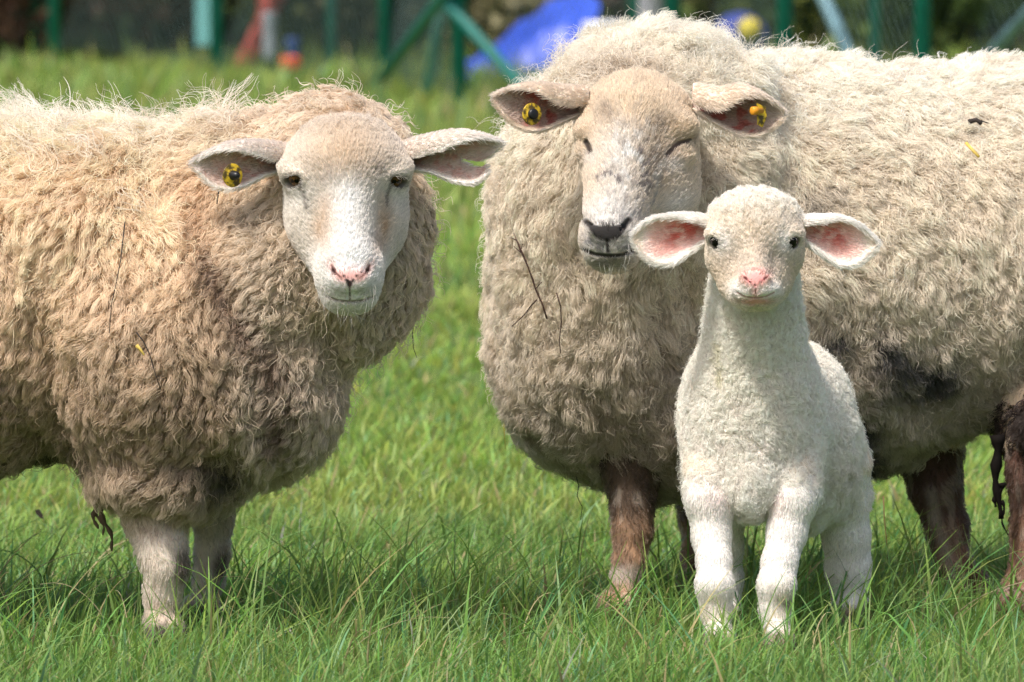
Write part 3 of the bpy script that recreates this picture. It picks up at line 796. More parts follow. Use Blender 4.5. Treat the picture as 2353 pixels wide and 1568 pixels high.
    lift = lambda P, N: np.clip(.42 + .35 * sstep(.8, 1.0, N[:, 2]) + .3 * (vnoise(P, .03, 12) - .5), .15, .95)
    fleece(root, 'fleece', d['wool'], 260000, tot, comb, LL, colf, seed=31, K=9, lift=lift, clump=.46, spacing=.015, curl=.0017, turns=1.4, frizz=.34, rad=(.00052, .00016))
    fleece(root, 'loose_wool', d['wool'], 7000, tot, comb, lambda P, N: .036 + .014 * (N[:, 2] > .7) * (PX(P)[0] < 1850), lambda P, N, gs, r: tuple(np.clip(x * 1.2, 0, .95) for x in colf(P, N, gs, r)), seed=32, K=14, lift=.62, clump=.66, spacing=.012, curl=.0045, turns=1.9, frizz=.35, rad=(.00045, .00015), dens=lambda P, N: .6 + 1.4 * sstep(.2, .7, N[:, 2]))
    fleece(root, 'hood_wisps', d['wool'], 1700, tot, lambda P, N: N * .2 + vec_noise(P, .03, 6), lambda P, N: .045 + .025 * vnoise(P, .03, 3), lambda P, N, gs, r: (np.tile([.76, .64, .48], (len(P), 1)), np.tile([.88, .80, .68], (len(P), 1))),
           seed=40, K=15, lift=.85, clump=.5, spacing=.016, curl=.0046, turns=1.7, frizz=.5, rad=(.0003, .00012), dens=lambda P, N: sstep(.25, .6, N[:, 2]) * blob(*PX(P), 1500, 150, 300, 140))
    # soiled wool over the hind leg
    lo_, hi_ = dirty.bounds(.02); V, F, N = polygonise(dirty, lo_, hi_, .01)
    mesh('soiled_wool', V, F, MSKIN, root, col=np.tile([.015, .011, .009], (len(V), 1)))
    fleece(root, 'soiled_locks', (V, F, N), 14000, None, lambda P, N: np.tile([-.2, 0, -1.0], (len(P), 1)) + vec_noise(P, .03, 1) * .6, .036, lambda P, N, gs, r: (np.tile([.012, .009, .008], (len(P), 1)), np.tile([.03, .02, .016], (len(P), 1)) * (.6 + gs[:, None])), seed=33, K=9, lift=.4, clump=.65, spacing=.016, curl=.002, turns=1.5, frizz=.3, rad=(.0006, .0002))
    def fcomb(P, N):
        u, v = PX(P); t = np.zeros_like(P); t[:, 2] = 1; t[:, 1] = .7; t[:, 0] = (u - 1450 + (v - 300) * .2) / 130 * .7
        return t + vec_noise(P, .02, 2) * .3
    def fd(P, N):
        u, v = PX(P); w_ = np.ones(len(P))
        for s_, k in zip(sl + eyes, (10, 11, 4, 5.5, 7, 7)): w_ *= sstep(k, k + 3, segd(u, v, s_))
        w_ *= 1 - blob(u, v, 1397, 536, 38, 20, 0, 2.5)
        return w_ * np.where(N[:, 1] > .3, .1, 1)
    def cf(P, N, gs, r):
        c = cs(P, N); k = (.66 + .46 * r.random((len(P), 1))); return c * k * .86, np.clip(c * k * 1.05, 0, .93)
    fl = lambda P, N: .009 + .003 * sstep(300, 220, PX(P)[1]) + .009 * sstep(205, 170, PX(P)[1]) - .003 * sstep(480, 560, PX(P)[1])
    fleece(root, 'face_hair', d['skin'][0], 80000, w, fcomb, fl, cf, dens=fd, seed=34, mat=MHAIR, K=5, lift=.25, clump=.35, spacing=.004, curl=.0003, turns=.8, frizz=.25, rad=(.00034, .0001))
    fleece(root, 'leg_hair', d['skin'][1], 22000, w, lambda P, N: np.tile([0.1, 0, -1.0], (len(P), 1)) + vec_noise(P, .03, 2) * .5, .009, cf, seed=35, mat=MHAIR, K=5, lift=.3, clump=.5, spacing=.006, curl=.0006, turns=.8, frizz=.3, rad=(.0004, .00012))
    for i, e in enumerate(d['ear']): ear_hair(root, e, 9000, ce, 36 + i)
    wp = []
    for u, v in ((1350, 555), (1360, 568), (1445, 555), (1440, 570), (1385, 604), (1410, 606), (1430, 600)):
        p, n = front(hd, u, v, -.5); wp.append((p, n, .004))
    whiskers(root, wp, 4, .026, 39, (.6, .57, .52))
    mk = simple('soiled_lock', (.008, .006, .005), .8, .4, 200, .1)
    for (u0, v0, u1, v1, r_) in ((2288, 1000, 2296, 1192, 15), (2300, 1110, 2284, 1165, 9), (2300, 1150, 2312, 1230, 4)):
        t = np.linspace(0, 1, 12); pts = [W(u0 + (u1 - u0) * a + 5 * math.sin(a * 7 + u0), v0 + (v1 - v0) * a, .30) for a in t]
        Vt, Ft = tube(pts, [M(r_) * (1 - .65 * a) * (1 + .35 * math.sin(a * 19 + u0)) for a in t], 7)
        mesh('matted_lock', Vt, Ft, mk, root)
    return root, w, hd, eL, eR, d
EWE2 = build_ewe_right()

# =================================================================== LAMB
def build_lamb():
    root = thing('lamb', (float(W(1735, 1480, 0)[0]), .0, 0), 'small white lamb with pink nose standing in front of the large ewe', 'lamb')
    w = Sculpt()
    w.C(W(1732, 650, -.105), W(1733, 850, -.065), M(96), M(124), .03)
    ell(w, 1728, 960, -.02, 165, 208, .12, .03)
    ell(w, 1838, 1005, .10, 128, 212, .12, .035)
    w.C(W(1895, 1040, .12), W(1932, 1140, .13), M(78), M(56), .03)
    w.C(W(1640, 1050, -.06), W(1637, 1120, -.10), M(66), M(54), .02)
    w.C(W(1815, 1050, -.06), W(1820, 1120, -.10), M(68), M(53), .02)
    ell(w, 1724, 1092, -.09, 64, 96, .055, .025)
    w.lump = [(.0022, .02)]
    hd = Sculpt()
    ell(hd, 1735, 530, -.17, 112, 88, .068, .015)
    ell(hd, 1733, 592, -.175, 108, 80, .058, .02)
    ell(hd, 1735, 654, -.20, 80, 54, .044, .02)
    hd.C(W(1734, 560, -.20), W(1735, 655, -.256), M(50), M(42), .02)
    ell(hd, 1712, 664, -.25, 26, 20, .026, .012); ell(hd, 1759, 664, -.25, 26, 20, .026, .012)
    ell(hd, 1735, 676, -.225, 56, 36, .036, .012)
    ell(hd, 1648, 536, -.205, 22, 13, .010, .016); ell(hd, 1820, 536, -.205, 22, 13, .010, .016)
    for a_ in (1684, 1786): ell(hd, a_, 596, -.262, 17, 34, .026, .018, sub=True)
    e1 = socket(hd, 1643, 558, -.5, M(18), M(15), -12, .011, lid=.0006)
    e2 = socket(hd, 1823, 558, -.5, M(18), M(15), 12, .011, lid=.0006)
    base = clone(hd)
    p, n = front(base, 1735, 637, -.5); hd.E(p - n * .003, (M(32), .0065, M(20)), .008)
    sl = [[(1706, 632), (1714, 641), (1725, 649)], [(1766, 632), (1757, 641), (1747, 649)], [(1736, 655), (1736, 682)], [(1694, 672), (1712, 682), (1736, 685), (1759, 682), (1779, 672)]]
    for s_, k in zip(sl, (3.2, 3.2, 1.6, 2.4)): slit(hd, base, [(a, b, k) for a, b in s_], -.5, k=.0012)
    lg = Sculpt()
    limb(lg, [(1636, 1080, -.08, 66), (1632, 1150, -.11, 55), (1635, 1235, -.12, 41), (1641, 1290, -.14, 36), (1642, 1345, -.154, 40), (1645, 1400, -.15, 34), (1650, 1455, -.16, 27), (1652, None, -.18, 28)], .01)
    limb(lg, [(1816, 1080, -.08, 66), (1820, 1150, -.11, 54), (1808, 1225, -.12, 42), (1792, 1290, -.14, 37), (1784, 1345, -.154, 40), (1782, 1400, -.15, 34), (1785, 1455, -.16, 27), (1788, None, -.18, 27)], .01)
    limb(lg, [(1920, 1080, .12, 84), (1934, 1150, .13, 60), (1944, 1230, .14, 52), (1950, 1310, .15, 50), (1952, 1370, .15, 37), (1945, 1420, .14, 28), (1942, None, .13, 28)], .01)
    limb(lg, [(1690, 1080, .12, 60), (1672, 1180, .13, 40), (1672, 1260, .14, 32), (1674, 1330, .15, 30), (1670, None, .14, 30)], .01)
    for u, Y in ((1656, -.19), (1790, -.19), (1942, .12), (1670, .13)): hoofs(lg, u, Y, .72)
    eL = ear([(0, W(1648, 522, -.165), M(18), .010, 60, -20), (.25, W(1598, 533, -.175), M(37), .015, 120, -20), (.55, W(1540, 551, -.18), M(54), .016, 165, -12), (.82, W(1488, 552, -.18), M(42), .010, 185, -5), (1, W(1457, 547, -.175), M(10), .003, 200, 0)], nt_=40)
    eR = ear([(0, W(1824, 520, -.165), M(18), .010, 60, -20), (.25, W(1876, 536, -.175), M(37), .015, 120, -20), (.55, W(1932, 556, -.18), M(54), .016, 165, -12), (.82, W(1982, 562, -.18), M(37), .010, 185, -5), (1, W(2015, 560, -.175), M(5), .003, 200, 0)], nt_=40)
    def cw(P, N):
        u, v = PX(P); z = vnoise(P, .02, 1); c = np.tile([.95, .89, .795], (len(P), 1))
        c = mixc(c, (.82, .74, .68), sstep(.5, .8, z) * blob(u, v, 1740, 980, 180, 160) * .7)
        c = mixc(c, (.90, .85, .72), blob(u, v, 1735, 860, 90, 130) * .6)
        c = mixc(c, (.72, .64, .54), blob(u, v, 1940, 1090, 50, 60) * .5)
        c = mixc(c, (.60, .56, .34), np.exp(-(segd(u, v, [(1650, 790), (1655, 880)]) / 8) ** 2) * .6)
        return c
    def cs(P, N):
        u, v = PX(P); z = vnoise(P, .012, 2); z2 = vnoise(P, .004, 9); c = np.tile([.82, .715, .585], (len(P), 1))
        c = mixc(c, (.88, .79, .67), blob(u, v, 1735, 480, 80, 45) * .6)
        c = mixc(c, (.68, .52, .35), (blob(u, v, 1650, 640, 30, 60) + blob(u, v, 1820, 640, 25, 60)) * .55)
        c = mixc(c, (.58, .47, .37), (blob(u, v, 1750, 595, 46, 44) + .8 * blob(u, v, 1690, 610, 24, 34) + .8 * blob(u, v, 1784, 610, 22, 34)) * .6 * (.4 + z))
        c = mixc(c, (.66, .53, .38), sstep(.45, .75, z2) * blob(u, v, 1735, 520, 110, 60) * .5)
        c = mixc(c, (.90, .87, .84), (blob(u, v, 1665, 560, 24, 30) + blob(u, v, 1800, 562, 24, 30)) * .8)
        c = mixc(c, (.92, .88, .85), np.exp(-(segd(u, v, [(1690, 668), (1735, 672), (1780, 668)]) / 16) ** 2) * .8)
        c = mixc(c, (.88, .40, .38), blob(u, v, 1736, 640, 34, 20, 0, 1.8) * .97)
        c = mixc(c, (.86, .45, .43), np.exp(-(segd(u, v, [(1735, 645), (1735, 680)]) / 8) ** 2) * .6)
        c = mixc(c, (.74, .36, .34), blob(u, v, 1736, 693, 36, 7, 0, 1.5) * .95)
        for s_ in sl[:2]: c = mixc(c, (.45, .12, .12), np.exp(-(segd(u, v, s_) / 2.4) ** 4) * .8)
        c = mixc(c, (.10, .02, .02), np.clip(blob(u, v, 1713, 639, 6, 4.5, 35, 2) + blob(u, v, 1759, 639, 6, 4.5, -35, 2), 0, 1))
        for s_, q_ in zip(sl[2:], (.55, .9)): c = mixc(c, (.34, .14, .13), np.exp(-(segd(u, v, s_) / 2.0) ** 4) * q_)
        for p in (e1, e2):
            a = (P - p[0]) @ p[2] / M(20); b = (P - p[0]) @ p[3] / M(18)
            c = mixc(c, (.025, .018, .016), np.exp(-(a * a + b * b) ** 3) * (np.abs((P - p[0]) @ p[1]) < .015))
        leg = v > 1090; lm = leg.astype(float); c[leg] = (.86, .82, .77)
        c = mixc(c, (.74, .56, .52), lm * (blob(u, v, 1660, 1140, 50, 40) + blob(u, v, 1780, 1150, 30, 40)) * .5)
        c = mixc(c, (.62, .52, .36), lm * (blob(u, v, 1645, 1410, 40, 50) + blob(u, v, 1800, 1400, 36, 60)) * .55 * (.4 + z))
        c = mixc(c, (.16, .11, .08), lm * blob(u, v, 1808, 1388, 14, 9) * .9)
        c = mixc(c, (.30, .24, .18), lm * sstep(.04, .03, P[:, 2]))
        return c
    def ce(e):
        P, side, t, s_ = e[0], e[3], e[4], e[5]
        z = vnoise(P, .007, 2); c = np.tile([.90, .85, .79], (len(P), 1)); edge = np.minimum(s_, 1 - s_)
        ins = side * sstep(.06, .24, edge) * sstep(.94, .70, t)
        c = mixc(c, (.85, .50, .44), ins * .72)
        c = mixc(c, (.66, .12, .09), side * sstep(.20, .46, edge) * sstep(.76, .45, t) * sstep(.08, .25, t) * sstep(.25, .7, .5 * z + .5 * vnoise(P, .003, 8)) * .9)
        c = mixc(c, (.72, .58, .42), side * sstep(.8, .95, t) * .5)
        return c
    d = assemble(root, w, .0055, [(hd, .0016), (lg, .0035)], [eL, eR], cw, cs, ce)
    for p in (e1, e2):
        eye(root, p[0] - p[1] * .0092, p[1], .0124, (.02, .012, .009), (.006, .005, .005))
    def comb(P, N):
        u, v = PX(P); t = np.zeros_like(P); t[:, 2] = -1; return t + vec_noise(P, .012, 1) * 1.5
    def colf(P, N, gs, r):
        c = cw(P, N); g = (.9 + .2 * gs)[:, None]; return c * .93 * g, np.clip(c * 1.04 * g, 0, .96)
    tot = lambda P: np.minimum(hd(P), lg(P) + .004)
    LL = lambda P, N: .0072 + .008 * sstep(1050, 1150, PX(P)[1]) + .004 * vnoise(P, .02, 3) + .012 * blob(*PX(P), 1975, 1050, 40, 70)
    fleece(root, 'fleece', d['wool'], 170000, tot, comb, LL, colf, seed=51, K=7, lift=.52, clump=.40, spacing=.0048, curl=.0008, turns=1.2, frizz=.35, rad=(.00034, .00013))
    fleece(root, 'loose_wool', d['wool'], 9000, tot, comb, lambda P, N: .012 + .008 * sstep(1000, 1150, PX(P)[1]), colf, seed=52, K=9, lift=.8, clump=.4, spacing=.006, curl=.0022, turns=1.4, frizz=.5, rad=(.0003, .0001))
    def fcomb(P, N):
        u, v = PX(P); t = np.zeros_like(P); t[:, 2] = 1; t[:, 1] = .7; t[:, 0] = (u - 1735) / 90
        return t + vec_noise(P, .01, 2) * .45
    def fd(P, N):
        u, v = PX(P); w_ = np.ones(len(P))
        for s_, k in zip(sl, (4, 4, 2, 3)): w_ *= sstep(k, k + 2.5, segd(u, v, s_))
        w_ *= 1 - blob(u, v, 1736, 640, 33, 20, 0, 2) * .98; w_ *= 1 - blob(u, v, 1735, 694, 34, 7, 0, 2) * .98
        for p in (e1, e2):
            a = (P - p[0]) @ p[2] / M(20); b = (P - p[0]) @ p[3] / M(18); w_ *= ((a * a + b * b) > 1) | (np.abs((P - p[0]) @ p[1]) > .015)
        return w_ * np.where(N[:, 1] > .3, .2, 1)
    def cf(P, N, gs, r):
        c = cs(P, N); k = (.74 + .40 * r.random((len(P), 1))); return c * k * .88, np.clip(c * k * 1.05, 0, .94)
    fl = lambda P, N: (.0085 + .007 * sstep(520, 445, PX(P)[1]) - .0025 * sstep(600, 660, PX(P)[1])) * (1 - .75 * np.clip(blob(*PX(P), 1643, 550, 24, 26) + blob(*PX(P), 1822, 550, 24, 26), 0, 1))
    fleece(root, 'face_hair', d['skin'][0], 60000, w, fcomb, fl, cf, dens=fd, seed=53, mat=MHAIR, K=6, lift=.20, clump=.35, spacing=.005, curl=.0005, turns=1.0, frizz=.22, rad=(.00032, .0001))
    fleece(root, 'crown_curls', d['skin'][0], 7000, w, lambda P, N: vec_noise(P, .008, 2) * 2 + np.array([0, .6, .3]), .014, lambda P, N, gs, r: (np.tile([.86, .78, .66], (len(P), 1)), np.tile([.95, .90, .80], (len(P), 1))), seed=61, mat=MWOOL, K=9, lift=.5, clump=.6, spacing=.006, curl=.0014, turns=1.3, frizz=.35, rad=(.0003, .0001), dens=lambda P, N: sstep(505, 455, PX(P)[1]))
    fleece(root, 'leg_hair', d['skin'][1], 64000, w, lambda P, N: np.tile([0.0, 0, -1.0], (len(P), 1)) + vec_noise(P, .03, 2) * .25, .0065, cf, seed=54, mat=MHAIR, K=5, lift=.16, clump=.2, spacing=.006, curl=.0003, turns=.9, frizz=.3, rad=(.00036, .0001))
    for i, e in enumerate(d['ear']): ear_hair(root, e, 10000, ce, 56 + i, L=.008)
    lash = [(p[0] + p[3] * .0085 + p[2] * k, p[1] * .7 + p[3] * 1.0, .001) for p in (e1, e2) for k in np.linspace(-.008, .008, 5)]
    whiskers(root, lash, 2, .009, 59, (.7, .66, .6), .00018, name='eyelashes')
    return root, w, hd, eL, eR, d
LAMB = build_lamb()

# =================================================================== ear tags (parts of the ewe that wears them)
MTAG = simple('tag_yellow', (.70, .47, .03), .4)
def grime(m):
    t = m.node_tree; b = t.nodes['Principled BSDF']; n = t.nodes.new('ShaderNodeTexNoise'); n.inputs['Scale'].default_value = 130; n.inputs['Detail'].default_value = 6
    tc = t.nodes.new('ShaderNodeTexCoord'); t.links.new(tc.outputs['Object'], n.inputs['Vector'])
    r = t.nodes.new('ShaderNodeValToRGB'); r.color_ramp.elements[0].position = .42; r.color_ramp.elements[0].color = (.09, .06, .015, 1); r.color_ramp.elements[1].position = .56; r.color_ramp.elements[1].color = (.70, .47, .03, 1)
    t.links.new(n.outputs['Fac'], r.inputs[0]); t.links.new(r.outputs[0], b.inputs['Base Color'])
grime(MTAG); MSTUD = simple('tag_black', (.012, .012, .014), .35); MORG = simple('tag_orange', (.72, .30, .02), .4)
def lathe(prof, c, axis, n=24):
    Rm = np.array(Vector(axis).to_track_quat('Z', 'Y').to_matrix()); V, F = [], []
    for z, r in prof:
        for j in range(n):
            a = 2 * math.pi * j / n; V.append(Rm @ np.array([r * math.cos(a), r * math.sin(a), z]) + c)
    for i in range(len(prof) - 1):
        for j in range(n): F.append((i * n + j, i * n + (j + 1) % n, (i + 1) * n + (j + 1) % n, (i + 1) * n + j))
    F.append(tuple(range(n))[::-1]); F.append(tuple((len(prof) - 1) * n + j for j in range(n)))
    return np.array(V), F
def place_tags():
    def disc(root, u, v, Y, r, axis, cone):
        c = W(u, v, Y); t = .0024; a = nrm(np.array(axis, float)[None])[0]
        V, F = lathe([(0, r * .5), (0, r * .96), (t * .3, r), (t * .8, r), (t, r * .95), (t * .8, r * .62), (t, r * .54), (t * 1.3, r * .47)], c, axis)
        o = mesh('ear_tag', V, F, MTAG, root)
        V, F = lathe([(0, r * .44), (.002, r * .43), (.006, r * .37), (.011, r * .27), (.013, r * .10)] if cone else [(0, r * .5), (.003, r * .5), (.005, r * .46), (.006, r * .3)], c + a * t * .9, axis)
        s = mesh('tag_stud', V - np.array(root.location), F, MSTUD); s.parent = o
    disc(EWE1[0], 533, 403, -.198, M(27), (.75, -1, .05), True)
    disc(EWE2[0], 1221, 262, .070, M(26), (.65, -1, .05), False)
    root = EWE2[0]; q = [(1738, 236), (1760, 246), (1762, 270), (1752, 293), (1740, 286), (1742, 262)]
    V = np.array([W(a, b, .068 + .006 * math.sin(i)) for i, (a, b) in enumerate(q)] + [W(a, b, .0705 + .006 * math.sin(i)) for i, (a, b) in enumerate(q)])
    n = len(q); F = [tuple(range(n))[::-1], tuple(range(n, 2 * n))] + [(i, (i + 1) % n, (i + 1) % n + n, i + n) for i in range(n)]
    o = mesh('ear_tag', V, F, MTAG, root, smooth=False, label='folded yellow ear tag seen edge on with an orange pin')
    c = W(1752, 254, .068); ax = (-.8, -.6, 0)
    V, F = lathe([(0, M(6)), (M(14), M(6)), (M(16), M(10)), (M(30), M(10)), (M(32), M(7))], c, ax)
    s = mesh('tag_pin', V - np.array(root.location), F, MORG); s.parent = o
place_tags()

# =================================================================== GROUND AND GRASS
def ground_z(x, y):
    return .05 * np.sin(x * .9 + y * .35) * sstep(3, 9, y) + .06 * sstep(14, 20, y) * np.sin(y * 1.3 + x)
def build_ground():
    xs = np.concatenate([np.linspace(-150, -14, 16), np.linspace(-12, 12, 97), np.linspace(14, 150, 16)])
    ys = np.concatenate([np.linspace(-30, -4, 14), np.linspace(-3, 26, 117), np.linspace(28, 400, 40)])
    X, Y = np.meshgrid(xs, ys, indexing='ij'); Z = ground_z(X, Y)
    V = np.stack([X.ravel(), Y.ravel(), Z.ravel()], 1); a, b = X.shape
    i = (np.arange(a - 1)[:, None] * b + np.arange(b - 1)[None]).ravel()
    F = np.stack([i, i + b, i + b + 1, i + 1], 1)
    m, t, bs = mat_new('turf'); bs.inputs['Roughness'].default_value = .95
    tc = t.nodes.new('ShaderNodeTexCoord'); n1 = t.nodes.new('ShaderNodeTexNoise'); n1.inputs['Scale'].default_value = 2.5; n1.inputs['Detail'].default_value = 8
    cr = t.nodes.new('ShaderNodeValToRGB'); cr.color_ramp.elements[0].position = .35; cr.color_ramp.elements[0].color = (.045, .085, .012, 1)
    cr.color_ramp.elements[1].position = .7; cr.color_ramp.elements[1].color = (.11, .17, .03, 1)
    t.links.new(tc.outputs['Object'], n1.inputs['Vector']); t.links.new(n1.outputs['Fac'], cr.inputs[0]); t.links.new(cr.outputs[0], bs.inputs['Base Color'])
    mesh('ground', V, F, m, None, kind='structure')
build_ground()

def blades(name, zones, seed, **kw):
    """zones: y0, y1, count, length range, width, margin, lean"""
    r = np.random.default_rng(seed); Vs, Cs, Fs = [], [], []; off = 0; K = 5
    for (y0, y1, n, l0, l1, wd, mg, lean, tone) in zones:
        y = y0 + (y1 - y0) * r.random(n); hw = (y - CAM_Y) * 512 / FPX + mg
        x = (r.random(n) * 2 - 1) * hw
        B = np.stack([x, y, ground_z(x, y)], 1)
        z = vnoise(B, .16, seed); zb = vnoise(B, .9, seed + 2)
        L = (l0 + (l1 - l0) * r.random(n) ** 1.8) * (.55 + .9 * z) * (.7 + .6 * zb)
        a = r.random(n) * 6.283; lx = np.cos(a) * (.10 + .75 * r.random(n) ** 1.5) * lean + .10 * lean; ly = np.sin(a) * .4 * lean
        droop = r.random(n) ** 2 * .8
        w = wd * (.5 + 1.5 * r.random(n) ** 2.2); fa = r.random(n) * 3.1416
        wx, wy = np.cos(fa) * w / 2, np.sin(fa) * w / 2
        t = np.linspace(0, 1, K)[None]
        px = x[:, None] + (lx * L)[:, None] * (t * .5 + t * t * .9); py = y[:, None] + (ly * L)[:, None] * (t * .5 + t * t * .9)
        pz = B[:, 2][:, None] - .004 + L[:, None] * (t - droop[:, None] * t ** 3 * .65)
        tw = (1 - t ** 1.6) * .92 + .08
        A = np.stack([px - wx[:, None] * tw, py - wy[:, None] * tw, pz], -1); C = np.stack([px + wx[:, None] * tw, py + wy[:, None] * tw, pz], -1)
        V = np.stack([A, C], 2).reshape(-1, 3)
        k = np.arange(n)[:, None] * 2 * K + np.arange(K - 1)[None] * 2
        F = np.stack([k, k + 1, k + 3, k + 2], -1).reshape(-1, 4) + off; off += len(V)
        g = np.stack([.26 + .15 * r.random(n), .42 + .16 * r.random(n), .08 + .06 * r.random(n)], 1)
        g = mixc(g, (.46, .54, .16), sstep(.5, .8, zb) * .4)
        g = mixc(g, (.11, .28, .06), sstep(.5, .2, z) * .5)
        g = g * np.array(tone) * .90
        dry = r.random(n) < .06; g[dry] = np.array([.50, .42, .20]) * (.6 + .6 * r.random((dry.sum(), 1)))
        bl = r.random(n) < .12; g[bl] = g[bl] * np.array([.75, .95, 1.6])
        gg = g[:, None, :] * (.55 + .6 * t)[..., None] * np.ones((n, K, 1)); gg[:, -1] = mixc(gg[:, -1], (.45, .42, .18), (r.random(n) < .2) * .7)
        Vs.append(V); Fs.append(F); Cs.append(np.repeat(gg, 2, axis=1).reshape(-1, 3))
    return mesh(name, np.concatenate(Vs), np.concatenate(Fs), MGRASS, None, col=np.clip(np.concatenate(Cs), .01, .9), **kw)
blades('grass', [
    (-1.3, -.50, 24000, .03, .10, .0032, .5, 1.0, (.78, .86, .92)),
    (-1.0, .60, 9000, .06, .15, .0034, .5, 1.0, (.80, .88, .95)),
    (-.50, .35, 40000, .012, .042, .0028, .6, 1.1, (.80, .88, .95)),
    (.35, 1.6, 60000, .02, .055, .0032, .8, 1.0, (.94, .97, 1)),
    (1.6, 4.0, 64000, .02, .055, .0045, 1.0, .9, (1.14, 1.06, 1)),
    (4.0, 9.0, 60000, .02, .060, .0070, 1.3, .8, (1.2, 1.08, 1)),
    (9.0, 14.0, 36000, .03, .10, .011, 1.5, .7, (1.15, 1.03, 1)),
    (14.0, 19.6, 26000, .05, .15, .015, 1.8, .6, (1.1, .98, 1)),
], 5, kind='stuff', label='long green pasture grass round the sheep', cat=None)
# a few longer stems and dry stalks that stand out singly
def stalks():
    r = np.random.default_rng(77); V, F, C, o = [], [], [], 0
    for i in range(420):
        y = -.75 + 1.9 * r.random(); hw = (y - CAM_Y) * 512 / FPX + .3; x = (r.random() * 2 - 1) * hw
        L = .06 + .11 * r.random(); a = r.random() * 6.28; ln = .3 + .9 * r.random(); w = .0012 + .0012 * r.random(); K = 10
        dry = r.random() < .12; c = (.62, .55, .32) if dry else (.24, .44, .12)
        t = np.linspace(0, 1, K); dx = math.cos(a) * ln + .3
        p = np.stack([x + dx * L * (t ** 1.6), y + math.sin(a) * .4 * L * t, L * (t - .45 * min(ln, 1) * t ** 3)], 1)
        A = p + np.array([w, 0, 0]) * (1 - .8 * t)[:, None]; B = p - np.array([w, 0, 0]) * (1 - .8 * t)[:, None]; Dp = p + np.array([0, w * .8, w]) * (1 - .8 * t)[:, None]
        V.append(np.stack([A, B, Dp], 1).reshape(-1, 3)); C.append(np.tile(np.array(c) * (.7 + .5 * r.random()), (3 * K, 1)))
        for j in range(K - 1):
            for q in range(3): F.append((o + 3 * j + q, o + 3 * j + (q + 1) % 3, o + 3 * j + 3 + (q + 1) % 3, o + 3 * j + 3 + q))
        o += 3 * K
    mesh('grass_stalks', np.concatenate(V), np.array(F), MGRASS, None, col=np.concatenate(C), kind='stuff', label='single long and dry stalks among the grass')
stalks()

